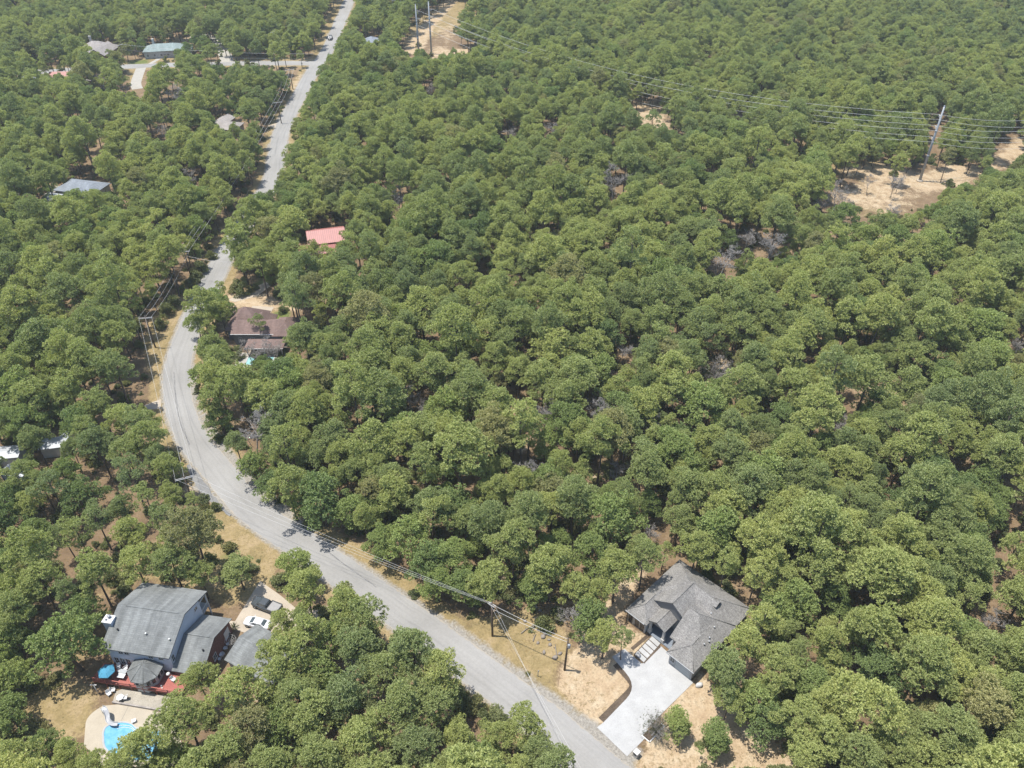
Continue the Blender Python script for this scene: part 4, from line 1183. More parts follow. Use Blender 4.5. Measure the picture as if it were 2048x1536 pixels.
# ------------------------------------------------------------------ vehicles
def car(name, label, cat, x, y, z, rz, paint, kind="sedan", Lc=4.75, W=1.84, Hc=1.45, group=None):
    t = thing(name, label, cat, (x, y, z), rz, group)
    hl = Lc/2
    if kind == "sedan":
        st = [(-hl, .62, .42, .78), (-hl+.18, .82, .30, .98), (-hl+.9, .90, .24, 1.02), (-.5, .92, .22, .98), (.9, .92, .22, .96), (hl-.75, .89, .24, .88), (hl-.22, .80, .30, .74), (hl, .58, .40, .62)]
        g0, g1, t0, t1, gz, tz = -1.75, 1.35, -.95, .35, .97, Hc
    elif kind == "suv":
        st = [(-hl, .74, .45, 1.05), (-hl+.15, .86, .34, 1.15), (-hl+.9, .92, .28, 1.12), (-.5, .94, .26, 1.08), (.9, .94, .26, 1.06), (hl-.8, .90, .28, 1.0), (hl-.22, .82, .34, .86), (hl, .62, .44, .72)]
        g0, g1, t0, t1, gz, tz = -hl+.12, 1.35, -hl+.5, .5, 1.08, Hc+.2
    else:
        st = [(-hl, .88, .50, 1.0), (-hl+.1, .92, .42, 1.05), (-.4, .95, .38, 1.05), (.5, .96, .36, 1.07), (hl-1.2, .95, .36, 1.08), (hl-.35, .90, .40, 1.02), (hl, .76, .48, .86)]
        g0, g1, t0, t1, gz, tz = -.55, 1.75, -.40, .95, 1.06, 1.78
    k = W/1.84
    m = MB(); V, F = [], []
    for (xx, hw, zl, zh) in st:
        hw *= k
        for yy, zz in ((-hw*.86, zl), (-hw, zl+.16), (-hw, zh-.2), (-hw*.90, zh-.03), (-hw*.55, zh+.01), (0, zh+.025), (hw*.55, zh+.01), (hw*.90, zh-.03), (hw, zh-.2), (hw, zl+.16), (hw*.86, zl)):
            V.append((xx, yy, zz))
    n = 11
    for i in range(len(st)-1):
        for j in range(n): F.append((i*n+j, i*n+(j+1) % n, (i+1)*n+(j+1) % n, (i+1)*n+j))
    F += [tuple(range(n-1, -1, -1)), tuple((len(st)-1)*n+j for j in range(n))]
    m.add(V, F, 0, True)
    bw, tw = .80*k, .62*k
    lo = [(g0, -bw), (g1, -bw*.96), (g1, bw*.96), (g0, bw)]; hi = [(t0, -tw), (t1, -tw), (t1, tw), (t0, tw)]
    V = [(a, b_, gz-.05) for a, b_ in lo] + [(a, b_, tz-.05) for a, b_ in hi] + [(t0+.08, -tw+.1, tz), (t1-.08, -tw+.1, tz), (t1-.08, tw-.1, tz), (t0+.08, tw-.1, tz)]
    m.add(V, [(0,1,5,4),(1,2,6,5),(2,3,7,6),(3,0,4,7),(4,5,9,8),(5,6,10,9),(6,7,11,10),(7,4,8,11),(8,9,10,11)])
    if kind == "pickup":
        bx0, bx1 = -hl+.08, -.62
        m.box(bx0, bx1, -.95*k, -.86*k, .95, 1.28); m.box(bx0, bx1, .86*k, .95*k, .95, 1.28); m.box(bx0-.05, bx0+.03, -.86*k, .86*k, .95, 1.26); m.box(bx1-.03, bx1, -.86*k, .86*k, 1.0, 1.3)
    m.build("body", M[paint], t)
    if kind == "pickup":
        b_ = MB(); b_.box(bx0+.031, bx1-.031, -.858*k, .858*k, 1.065, 1.10); b_.build("bed", M["bed_liner"], t)
    def pane(nm, i, j, a0=.10, b0=.08, b1=.10):
        P_ = [mathutils.Vector(V[i]), mathutils.Vector(V[j]), mathutils.Vector(V[4+j]), mathutils.Vector(V[4+i])]
        nrm = (P_[1]-P_[0]).cross(P_[3]-P_[0]).normalized()
        c_ = sum(P_, mathutils.Vector())/4
        if nrm.dot(c_ - mathutils.Vector(((g0+g1)/2, 0, gz))) < 0: nrm = -nrm
        def bl(s, q): return (P_[0].lerp(P_[1], s)).lerp(P_[3].lerp(P_[2], s), q) + nrm*.012
        q_ = [bl(a0, b0+.06), bl(1-a0, b0+.06), bl(1-a0, 1-b1), bl(a0, 1-b1)]
        g = MB(); g.add([tuple(p) for p in q_] + [tuple(p - nrm*.02) for p in q_], [(0,1,2,3),(7,6,5,4),(0,4,5,1),(1,5,6,2),(2,6,7,3),(3,7,4,0)])
        return g.build(nm, M["glass_car"], t)
    pane("windshield", 1, 2); pane("rear_window", 3, 0); pane("side_window", 0, 1, .08); pane("side_window", 2, 3, .08)
    wr = .33 if kind == "sedan" else .38
    for xx in (-hl+.95 if kind != "pickup" else -hl+1.15, hl-.92):
        for sy in (-1, 1):
            yy = sy*(.90*k)
            w = MB(); prof = [(wr*.6, -.11), (wr*.95, -.11), (wr, -.07), (wr, .07), (wr*.95, .11), (wr*.6, .11)]
            vv_, ff_ = [], []
            for r_, yo in prof:
                for q in range(16): vv_.append((xx + r_*math.cos(q*math.pi/8), yy + yo, wr + r_*math.sin(q*math.pi/8)))
            for a in range(6):
                for q in range(16):
                    ff_.append((a*16+q, a*16+(q+1) % 16, ((a+1) % 6)*16+(q+1) % 16, ((a+1) % 6)*16+q))
            w.add(vv_, ff_, 0, True); wo = w.build("wheel", M["black_rubber"], t)
            rm = MB(); vv_ = [(xx + wr*.6*math.cos(q*math.pi/8), yy + sy*.085, wr + wr*.6*math.sin(q*math.pi/8)) for q in range(16)] + [(xx, yy + sy*.10, wr)]
            rm.add(vv_, [(q, (q+1) % 16, 16) for q in range(16)]); rm.build("rim", M["chrome"], wo)
    for sy in (-1, 1):
        zf = st[-2][3]-.16; zb = st[1][3]-.22
        l = MB(); l.box(hl-.20, hl-.06, sy*.62*k-.13, sy*.62*k+.13, zf-.06, zf+.06); l.build("headlight", M["chrome"], t)
        l = MB(); l.box(-hl+.02, -hl+.14, sy*.66*k-.12, sy*.66*k+.12, zb-.06, zb+.06); l.build("taillight", M["lamp_red"], t)
        l = MB(); l.rbox(g1-.55, g1-.38, sy*(.98*k)-.09, sy*(.98*k)+.09, gz-.02, gz+.13, .03); l.build("mirror", M[paint], t)
    return t
a = np.array(gp(489, 1246)); b_ = np.array(gp(541, 1259)); d_ = a-b_
cc = (a+b_)/2 + np.array([0.1, .2])
car("sedan_car", "white sedan parked beside the grey pickup on the old house driveway", "car", cc[0], cc[1], .04, math.atan2(d_[1], d_[0]), "paint_white_car", "sedan", 4.85)
a = np.array(gp(510, 1206)); b_ = np.array(gp(560, 1226)); d_ = a-b_
cc = (a+b_)/2
car("pickup_truck", "dark grey pickup with open bed on the old house driveway", "pickup truck", cc[0], cc[1], .04, math.atan2(d_[1], d_[0]), "paint_grey_car", "pickup", 5.5, 1.95)
x, y = gp(661, 79); i = int(np.argmin(np.hypot(road_c[:,0]-x, road_c[:,1]-y)))
car("suv_car", "dark car driving on the far straight stretch of the road", "car", x, y, .08, math.atan2(-road_d[i][1], -road_d[i][0]), "paint_dark_car", "suv", 4.7, 1.9, 1.55)

# ------------------------------------------------------------------ other houses among the trees
def house(name, label, cx, cy, rz, blocks, walls, roofm, wallm, chim=None, vents=(), doors=()):
    """blocks: (kind, x0, x1, y0, y1, eave, pitch, axis); walls: (x0, x1, y0, y1, z)"""
    h = thing(name, label, "house", (cx, cy, 0), R(rz))
    rf = MB()
    for i, (kd, x0, x1, y0, y1, ze, pt, ax) in enumerate(blocks):
        ze += .004*i
        if kd == 'hip': rf.hip(x0, x1, y0, y1, ze, pt)
        else: rf.gable(x0, x1, y0, y1, ze, pt, ax)
    r = rf.build("roof", M[roofm], h)
    w = MB()
    for i, (kd, x0, x1, y0, y1, ze, pt, ax) in enumerate(blocks):
        if walls and i in walls: continue
        e = .45
        if kd == 'hip': w.box(x0+e, x1-e, y0+e, y1-e, .003*i, ze-.19)
        else:
            half = (y1-y0)/2 if ax == 'x' else (x1-x0)/2
            gable_wall(w, x0+e, x1-e, y0+e, y1-e, ze-.19+pt*e*.6, ze-.22+pt*half, ax)
    w.build("wall", M[wallm], h)
    kd, x0, x1, y0, y1, ze, pt, ax = blocks[0]
    n = max(2, int((x1-x0)/3.2))
    for i in range(n):
        window(h, x0+.45+(x1-x0-.9)*(i+.5)/n, y0+.45, 1.5, '-y', 1.0, 1.2, 1)
    for i in range(n):
        window(h, x0+.45+(x1-x0-.9)*(i+.5)/n, y1-.45, 1.5, '+y', 1.0, 1.2, 1)
    for yy in ((y0*2+y1)/3, (y0+2*y1)/3):
        window(h, x0+.45, yy, 1.5, '-x', 1.0, 1.2); window(h, x1-.45, yy, 1.5, '+x', 1.0, 1.2)
    door(h, x0+.45+(x1-x0-.9)*(.5 if n % 2 == 0 else 1.0/n), y0+.45, .03, '-y')
    if chim:
        c = MB(); c.rbox(chim[0]-.5, chim[0]+.5, chim[1]-.4, chim[1]+.4, chim[2]-3, chim[2], .02); co_ = c.build("chimney", M["brick_white"], r)
        k = MB(); k.rbox(chim[0]-.58, chim[0]+.58, chim[1]-.48, chim[1]+.48, chim[2], chim[2]+.12, .03); k.build("chimney_cap", M["stone_white"], co_)
    if vents: pipe_vents(h, vents)
    rad = max(math.hypot(x1-x0, y1-y0)/2 - 1.0, 3)
    HFP.append((cx, cy, rad))
    return h
hb = house("brown_house", "house with several brown shingled hips and a bare tree in front, right of the road", -62.5, 165.8, 0,
  [('gable', -6.8, 6.4, -3.9, 2.9, 3.5, .56, 'x'), ('hip', -9.0, .4, -1.5, 7.4, 3.0, .92, 'x'), ('hip', -2.6, 2.8, -1.6, 5.2, 3.3, 1.0, 'y'), ('hip', 3.4, 9.2, -4.4, 4.0, 3.2, .72, 'x'), ('hip', -2.4, 7.0, -8.6, -4.6, 2.55, .42, 'x')],
  (4,), "shingle_brown", "siding_dark")
for x in (-1.9, 2.2, 6.5):
    m = MB(); m.box(x-.08, x+.08, -8.2, -8.04, 0, 2.4); m.build("porch_post", M["white_paint"], hb)
m = MB(); m.box(-2.2, 6.8, -8.5, -4.0, .05, .14); m.build("porch_floor", M["concrete_old"], hb)
m = MB(); m.box(-2.45, 7.05, -8.70, -8.602, 2.4, 2.54); m.build("gutter", M["white_paint"], hb)
m = MB(); m.box(-6.85, 6.45, -4.02, -3.902, 3.34, 3.48); m.build("gutter", M["white_paint"], hb)
pcx, pcy = gp(520, 722)
pl2 = thing("swimming_pool", "small teal pool behind the dead trees below the brown roofed house", "pool", (pcx, pcy, 0))
m = MB(); m.box(-3.4, 3.4, -1.9, -1.6, 0, .12); m.box(-3.4, 3.4, 1.6, 1.9, 0, .12); m.box(-3.4, -3.1, -1.6, 1.6, 0, .118); m.box(3.1, 3.4, -1.6, 1.6, 0, .118); m.build("coping", M["concrete_new"], pl2)
mt, nt, b, N, L = newmat("teal_water"); L.new(ramp(nt, noise(nt, 1.2, 3, geopos(nt)), [(.3, (.16,.34,.34)), (.7, (.26,.44,.43))]), b.inputs["Base Color"]); b.inputs["Roughness"].default_value = .08
m = MB(); m.add([(-3.1,-1.6,.07),(3.1,-1.6,.07),(3.1,1.6,.07),(-3.1,1.6,.07)], [(0,1,2,3)]); m.build("water", mt, pl2)
hr = house("red_roof_house", "house with a pinkish red ribbed metal roof deep in the woods", -55.2, 213.6, 15,
  [('gable', -5.6, 5.6, -4.8, 4.8, 3.2, .42, 'x'), ('hip', -9.0, 2.5, -9.8, -4.6, 2.6, .34, 'x')], (), "metal_red", "siding_tan")
house("grey_roof_house", "long house with a slate grey hipped roof among pines at the left edge", -141.5, 247.0, -14,
  [('hip', -7.8, 7.2, -4.6, 4.8, 3.4, .42, 'x'), ('gable', -1.5, 4.5, -6.4, 2, 3.3, .45, 'y')], (), "shingle_slate", "siding_white")
house("tan_roof_house", "small house with a pale tan stepped roof left of the straight road", -109.5, 303.6, -12,
  [('hip', -6.4, 5.6, -5.4, 3.0, 3.3, .40, 'x'), ('gable', -6.4, -.5, -2, 7.6, 3.35, .40, 'y')], (), "shingle_tan", "siding_tan")
house("brick_gable_house", "brick house with brown grey roof and white chimney beyond the side road", -198.5, 402.0, -4,
  [('hip', -10.0, 6.5, -5.5, 7.5, 3.4, .55, 'x'), ('gable', -1.5, 7.5, -10.5, 4, 3.5, .60, 'y')], (), "shingle_tan", "brick_red", (-6.8, 6.2, 7.6))
house("green_roof_house", "long ranch house with a pale green roof beyond the side road", -167.6, 404.5, 12,
  [('hip', -10.0, 9.5, -5.2, 5.6, 3.3, .40, 'x'), ('hip', 4, 12.5, -3.6, 4.4, 3.2, .40, 'x')], (), "shingle_green", "brick_white", (-6, 5, 6.4))
house("pink_roof_house", "small house with a faded pinkish roof near the left edge before the side road", -200.2, 363.4, 3,
  [('gable', -4.5, 4.5, -3.4, 3.4, 3.4, .40, 'x')], (), "metal_red", "siding_white")
house("tan_shed_house", "tan roofed house right of the small pinkish roof near the left edge", -188.5, 354.5, -30,
  [('gable', -6, 6, -3.8, 3.8, 3.2, .42, 'x')], (), "shingle_tan", "siding_tan")
house("grey_hip_house", "grey roofed house between road and steel poles, mostly behind pines", -69.5, 415.5, -20,
  [('hip', -5.5, 5.5, -5.5, 5.5, 3.3, .45, 'x')], (), "shingle_slate", "siding_white")
house("slate_far_house", "bluish grey roof at the top edge left of the steel poles", -67, 495, -8,
  [('hip', -7, 7, -5, 5, 3.3, .45, 'x')], (), "shingle_slate", "siding_white")
def shed(name, label, cx, cy, rz, w, d, z, roofm, wallm, cat="shed"):
    t = thing(name, label, cat, (cx, cy, 0), R(rz))
    m = MB(); m.gable(-w/2, w/2, -d/2, d/2, z, .16, 'x', .08); m.build("roof", M[roofm], t)
    m = MB(); gable_wall(m, -w/2+.2, w/2-.2, -d/2+.2, d/2-.2, z-.06, z-.1+.16*d/2, 'x'); m.build("wall", M[wallm], t)
    door(t, w*.2, -d/2+.2, 0, '-y', 1.4, 2.0, "white_paint")
    HFP.append((cx, cy, max(w, d)*.5)); return t
x, y = gp(108, 886, 2.5); shed("metal_shed", "white metal roofed shed in a sandy gap near the left edge", x, y, 12, 5.4, 3.6, 2.6, "roof_tin", "siding_white")
x, y = gp(12, 905, 2.5); shed("metal_shed", "white roofed shed cut by the left edge of the picture", x, y, 8, 6, 4, 2.6, "roof_tin", "siding_white")
x, y = gp(30, 940, 2.5); shed("metal_shed", "white roof showing through pines below the left edge shed", x, y, -5, 5, 3.2, 2.4, "roof_tin", "siding_white")
x, y = gp(748, 190, 2.5); shed("carport", "white roofed carport under pines right of the straight road", x, y, -15, 9, 6, 2.7, "roof_tin", "siding_dark", "carport")
x, y = gp(497, 71, 3); shed("metal_shed", "white roof in the woods left of the straight road", x, y, 5, 6, 5, 3, "roof_tin", "siding_white")
x, y = gp(552, 64, 3); shed("metal_shed", "smaller white roof in the woods close to the straight road", x, y, 0, 5, 5, 3, "roof_tin", "siding_white")
x, y = gp(55, 155, 3); shed("metal_shed", "pale roof in the trees at the left edge before the side road", x, y, 30, 7, 5, 3, "roof_tin", "siding_white")
x, y = gp(34, 181, 2); shed("garden_shed", "brown low shed at the left edge near the faded pink roof", x, y, -10, 6, 4, 2.6, "shingle_brown", "siding_tan")
x, y = gp(106, 398, 2); shed("garden_shed", "white block building left of the slate grey house", x, y, -14, 5, 5, 2.8, "roof_tin", "siding_white")
# white trailer
x, y = gp(137, 886)
t = thing("utility_trailer", "small white box trailer right of the metal shed at the left edge", "trailer", (x, y, 0), R(70))
m = MB(); m.rbox(-1.6, 1.6, -.95, .95, .55, 2.2, .06); m.build("box", M["plastic_white"], t)
for sy in (-1, 1):
    m = MB(); m.tube([(0, sy*.93, .34), (0, sy*1.08, .34)], .33, 14); m.build("wheel", M["black_rubber"], t)
m = MB(); m.box(1.6, 2.8, -.05, .05, .5, .6); m.build("tow_bar", M["dark_metal"], t)

# ------------------------------------------------------------------ poles and lines
def catenary(a, b, sag, n=14):
    a, b = np.array(a), np.array(b)
    return [tuple(a + (b-a)*t + np.array([0, 0, -4*sag*t*(1-t)])) for t in np.linspace(0, 1, n)]
def wire(a, b, sag, rad, label, group, name="power_line", mat="wire_metal"):
    m = MB(); m.tube(catenary(a, b, sag), rad, 4)
    return tag(m.build(name, M[mat]), label, "wire", group)
def upole(name, label, b, h, arm_deg=None, lean=(0, 0), transformer=False, arm=1.2, lamp=False):
    x, y = gp(*b)
    t = thing(name, label, "pole", (x, y, 0))
    m = MB(); m.tube([(0,0,-.2), (lean[0]*.5, lean[1]*.5, h*.5), (lean[0], lean[1], h)], [.19, .16, .12], 9); m.build("post", M["pole_wood"], t)
    ends = [(x+lean[0], y+lean[1], h)]
    if arm_deg is not None:
        c, s = math.cos(R(arm_deg)), math.sin(R(arm_deg)); z = h-.45
        def bar(mb, o, zz):
            mb.add([(lean[0]+c*u - s*(v+o), lean[1]+s*u + c*(v+o), zz+w) for u in (-arm, arm) for v in (-.045, .045) for w in (-.055, .055)], [(0,1,3,2),(4,6,7,5),(0,4,5,1),(2,3,7,6),(0,2,6,4),(1,5,7,3)])
        m = MB(); bar(m, .16, z); bar(m, -.16, z-.004); m.build("crossarm", M["insulator"], t)
        for u in (-arm+.1, 0, arm-.1):
            m = MB(); m.lathe([(.05, .08), (.08, .14), (.05, .2), (.08, .26), (.03, .32)], (lean[0]+c*u, lean[1]+s*u, z if u else h-.1), 8); m.build("insulator", M["insulator"], t)
            ends.append((x+lean[0]+c*u, y+lean[1]+s*u, z+.3))
    if transformer:
        m = MB(); m.lathe([(.22, h-2.3), (.26, h-2.2), (.26, h-1.5), (.2, h-1.38), (.05, h-1.34)], (.42, -.1, 0), 12); m.build("transformer", M["galvanised"], t)
    if lamp:
        m = MB(); m.tube([(0,0,h-.8),(.6,-.3,h-.5),(1.1,-.5,h-.55)], .04, 6); m.lathe([(.25, -.15), (.28, 0), (.1, .12)], (1.1, -.5, h-.6), 10); m.build("lamp_head", M["off_white"], t)
    return ends, (x, y)
PA, pa = upole("utility_pole", "wooden utility pole with small top arm on the straw verge before the new house", (985, 1272), 8.7, 145, (0, .2), False, .7)
PB, pb = upole("utility_pole", "dark wooden service pole with transformer beside the new house drive", (1129, 1340), 8.6, None, (.25, .1), True)
PC, pc0 = upole("utility_pole", "wooden pole with long double crossarm and insulators at the road bend", (391, 1018), 8.9, 22, (0, 0), False, 1.7)
PD, pd = upole("utility_pole", "tall wooden pole with pale crossarm on the verge left of the road", (311, 695), 9.2, 8, (0, 0), False, 1.6)
PE, pe = upole("utility_pole", "pole with pale crossarm rising from the trees above the road bend", (384, 560), 9.4, 8, (0, 0), False, 1.6)
PF, pf_ = upole("utility_pole", "wooden pole with yard lamp and transformer by the brown house driveway", (498, 573), 8.6, None, (0, 0), True, lamp=True)
PG, pg_ = upole("utility_pole", "far wooden pole on the sandy verge left of the straight road", (563, 247), 8.8, 20, (0, 0), False, 1.8)
PH, ph_ = upole("utility_pole", "far wooden pole at the corner of side road and straight road", (586, 179), 8.8, 20, (0, 0), False, 1.8)
PI_, pi_ = upole("utility_pole", "slender pole on the lawn of the far brick house by the side road", (250, 127), 8.8, 60, (0, 0), False, 1.6)
LG = "wires along the road"
offR = (19.5, 30.0)
for k, s in ((1, .8), (3, .8)):
    wire(PA[k], (offR[0]+(k-2)*.8, offR[1]+(k-2)*.6, 8.6), s, .017, "pale wire from the verge pole over the road towards the lower right corner", "wires over the road at the bottom")
for k, s in ((1, 1.0), (2, 1.0), (3, 1.0)):
    wire(PC[k], PA[k], s, .017, "pale wire along the road between the bend pole and the verge pole", "wires along the wood edge")
for k in (0, 1):
    a = (PA[0][0], PA[0][1], PA[0][2]-.3-1.2*k); wire(a, (PB[0][0], PB[0][1], PB[0][2]-.3-.8*k), .35, .03, "wire between the verge pole and the service pole before the new house", "wires between the two poles before the new house")
for A_, B_, nm in ((PC, PD, "bend pole and the tall verge pole"), (PD, PE, "two crossarm poles left of the road"), (PE, PG, "crossarm pole and the far verge pole"), (PG, PH, "two far poles beside the straight road")):
    for k in (1, 2, 3): wire(A_[k], B_[k], 1.1, .022 if A_ in (PC, PD) else .03, "wire strung between the " + nm, "wires between the " + nm)
wire((PE[0][0], PE[0][1], 7.8), (PF[0][0], PF[0][1], 7.8), .8, .03, "single wire crossing from the crossarm pole to the lamp pole", None)
x2, y2 = gp(640, 113); 
for k, z in ((0, 8.7), (1, 6.4)):
    wire((pi_[0], pi_[1], z), (ph_[0]+6, ph_[1]+22, z), 1.2, .038, "wire running over the side road beyond the lawn pole", "wires over the side road")
# guy and signs
m = MB(); m.tube([(0,0,0), (.5,.5,2.2)], .05, 5); o = m.build("guy_guard", M["wood_pale"]); o.location = (*gp(397, 1037), 0); tag(o, "yellow guy wire guard on the lawn below the bend pole", "guard")
def sign(name, label, px_, h, w, hh, mat, rz):
    x, y = gp(*px_); t = thing(name, label, "sign", (x, y, 0), R(rz))
    m = MB(); m.box(-.04, .04, -.04, .04, 0, h); m.build("post", M["galvanised"], t)
    m = MB(); m.box(-w/2, w/2, -.07, -.041, h-hh, h+.02); m.build("panel", M[mat], t)
sign("road_sign", "small sign on a thin post below the crossarm pole at the bend", (387, 981), 2.3, .7, .25, "off_white", 20)
sign("road_sign", "thin sign post on the straw verge right of the verge pole", (1076, 1353), 1.7, .3, .3, "galvanised", 50)
sign("road_sign", "pale sign post at the mouth of the side road", (605, 136), 2.4, .7, .7, "off_white", 0)
# steel transmission poles
def steel(name, label, b, h, arms_dir, arms, lean=(0, 0)):
    x, y = gp(*b); t = thing(name, label, "steel pole", (x, y, 0))
    m = MB(); m.tube([(0,0,-.3), (lean[0]*.5, lean[1]*.5, h*.5), (lean[0], lean[1], h)], [.46, .37, .26], 12); m.lathe([(.29, -.02), (.29, .08), (.12, .14)], (lean[0], lean[1], h), 12); m.build("shaft", M["galvanised"], t)
    m = MB(); m.lathe([(1.1, -.1), (1.1, .35), (.9, .4)], (0,0,0), 14); m.build("footing", M["concrete_old"], t)
    for k in (.35, .68):
        m = MB(); r_ = .46-.19*k; m.lathe([(r_+.02, -.35), (r_+.07, -.3), (r_+.07, .3), (r_+.02, .35)], (lean[0]*k, lean[1]*k, h*k), 12); m.build("collar", M["galvanised"], t)
    ends = []
    c, s = math.cos(R(arms_dir)), math.sin(R(arms_dir))
    for z, l in arms:
        q = z/h; p0 = (lean[0]*q, lean[1]*q, z)
        m = MB(); m.tube([p0, (p0[0]+c*l, p0[1]+s*l, z+.25)], [.13, .09], 6); m.tube([(p0[0], p0[1], z-1.1), (p0[0]+c*l, p0[1]+s*l, z+.2)], [.08, .06], 5)
        a_ = m.build("insulator_arm", M["insulator"], t)
        ends.append((x+p0[0]+c*l, y+p0[1]+s*l, z+.25))
    ends.append((x+lean[0], y+lean[1], h))
    return ends
AR = [(20.3, 1.9), (17.0, 1.9), (13.6, 1.9)]
S1 = steel("steel_pole", "left one of two tall grey steel poles in the sandy power line clearing", (838, 112), 23.2, -25, AR)
S2 = steel("steel_pole", "right one of two tall grey steel poles in the sandy power line clearing", (863, 108), 23.6, -25, AR)
S3 = steel("steel_pole", "single tall slanting grey steel pole on the sandy clearing at the right", (1839, 362), 25.8, 100, [(22.3, 1.4), (18.6, 1.4), (14.8, 1.4)])
S3b = [(p[0]*1.0 - 2.2*0, p[1]-2.4, p[2]) for p in S3]
far_r = [(gp(2210, 330)[0], gp(2210, 330)[1], z) for z in (22.3, 18.6, 14.8, 25.8)]
for i in range(3):
    wire(S2[i], S3[i], 9.0 + .4*i, .042, "pale high voltage wire over the woods from the pole pair to the slanting pole", "high voltage wires over the woods")
    wire(S1[i], (S3[i][0]-.6, S3[i][1]-2.2, S3[i][2]-.9), 9.6 + .4*i, .042, "pale high voltage wire over the woods from the pole pair to the slanting pole", "high voltage wires over the woods")
    wire(S3[i], far_r[i], 4.0, .042, "high voltage wire from the slanting pole towards the right edge", "high voltage wires to the right edge")
    wire((S3[i][0]-.6, S3[i][1]-2.2, S3[i][2]-.9), (far_r[i][0], far_r[i][1]-3, far_r[i][2]-.8), 4.4, .042, "high voltage wire from the slanting pole towards the right edge", "high voltage wires to the right edge")

# ================================================================== TREES
def mesh_from_quads(name, V, mats, tint=None, mi=None):
    """V: (n,4,3) array of loose leaves"""
    n = len(V)
    me = bpy.data.meshes.new(name)
    me.vertices.add(n*4); me.vertices.foreach_set("co", V.astype('f').ravel())
    me.loops.add(n*4); me.loops.foreach_set("vertex_index", np.arange(n*4, dtype='i'))
    me.polygons.add(n); me.polygons.foreach_set("loop_start", np.arange(0, n*4, 4, dtype='i'))
    for m in mats: me.materials.append(m)
    if tint is not None:
        a = me.attributes.new("tint", 'FLOAT', 'POINT'); a.data.foreach_set("value", np.repeat(tint, 4).astype('f'))
    me.update(); me.validate()
    return me

def leaves(cent, outw, g, k, ln, wd, spread=.9):
    """k leaf blades round every tuft centre"""
    n = len(cent)
    c = np.repeat(cent, k, 0); o = np.repeat(outw, k, 0)
    d = o + g.normal(0, spread, (n*k, 3)); d /= np.linalg.norm(d, axis=1)[:, None]
    up = o + g.normal(0, .55, (n*k, 3))                  # blades lie roughly along the bough's surface
    s = np.cross(up, d); s /= np.linalg.norm(s, axis=1)[:, None] + 1e-9
    L = g.uniform(.65, 1.25, (n*k, 1))*ln; W = g.uniform(.7, 1.3, (n*k, 1))*wd
    a = c + d*L*.08
    return np.stack([a - s*W*.35, a + d*L*.6 - s*W*.5, a + d*L, a + d*L*.55 + s*W*.5], 1)

def crown(seed, Rc, z0, z1, nl, lr, kind="pine", tufts=42, k=6, ln=.42, wd=.15, hollow=False):
    """foliage of one tree: boughs (lobes) spread over a dome, tufts over every bough"""
    g = np.random.default_rng(seed)
    ph = g.uniform(0, 6.28, 4)
    def rim(a): return 1 + .20*np.sin(2*a+ph[0]) + .16*np.sin(3*a+ph[1]) + .12*np.sin(5*a+ph[2])
    cs, rs = [], []
    for i in range(nl):
        a = i*2.39996 + g.normal(0, .35)
        t = (i+.5)/nl
        r = Rc*math.sqrt(t)*.88*rim(a) + g.normal(0, .28)
        if kind == "pine":
            z = z1 - (z1-z0)*(.06 + .62*t**1.25) - lr*.6 + g.normal(0, .62)
        else:
            z = z1 - (z1-z0)*(.04 + .66*t**1.5) - lr*.6 + g.normal(0, .48)
        cs.append((r*math.cos(a), r*math.sin(a), z)); rs.append(lr*g.uniform(.62, 1.42))
    for i in range(nl//3):          # lower and inner boughs
        a = g.uniform(0, 6.28); r = Rc*g.uniform(.25, .8)*rim(a)
        cs.append((r*math.cos(a), r*math.sin(a), g.uniform(z0+.3, z0+.5*(z1-z0)))); rs.append(lr*g.uniform(.6, 1.05))
    if kind == "bush":
        pass
    P, O, T = [], [], []
    for c, r in zip(cs, rs):
        n = max(6, int(tufts*r*r/(lr*lr)))
        d = g.normal(0, 1, (n, 3)); d[:, 2] = np.abs(d[:, 2])*1.0 - .25; d /= np.linalg.norm(d, axis=1)[:, None]
        rad = r*g.uniform(.62, 1.06, (n, 1))
        P.append(np.array(c) + d*rad*np.array([1, 1, .72])); O.append(d + np.array([0, 0, .35]))
        T.append(np.clip(g.normal(.62, .10) + g.normal(0, .16, n), .05, 1))
    P, O, T = np.vstack(P), np.vstack(O), np.concatenate(T)
    Q = leaves(P, O, g, k, ln, wd)
    return Q, np.repeat(T, k), cs

def trunk_mb(seed, h, r, boughs, lean=.35, limbs=9, z_limb=None):
    g = random.Random(seed)
    mb = MB()
    bx, by = g.uniform(-lean, lean), g.uniform(-lean, lean)
    def ax(z): t = z/h; return (bx*math.sin(t*2.4), by*math.sin(t*2.0), z)
    zs = [-.15, .3, h*.2, h*.45, h*.7, h*.93]
    mb.tube([ax(max(z, 0)) if z > 0 else (0, 0, z) for z in zs], [r*1.5, r*1.12, r, r*.82, r*.55, r*.15], 7)
    bs = sorted(boughs, key=lambda b: g.random())[:limbs]
    for b in bs:
        hz = math.hypot(b[0], b[1])
        z0 = max(h*.30, b[2] - hz*.55 - .3)
        z0 = min(z0, h*.88)
        p0 = ax(z0)
        mid = (p0[0]*.55+b[0]*.45, p0[1]*.55+b[1]*.45, p0[2]*.45+b[2]*.55 + .1)
        mb.tube([p0, mid, b], [r*.34, r*.22, r*.07], 5)
    return mb

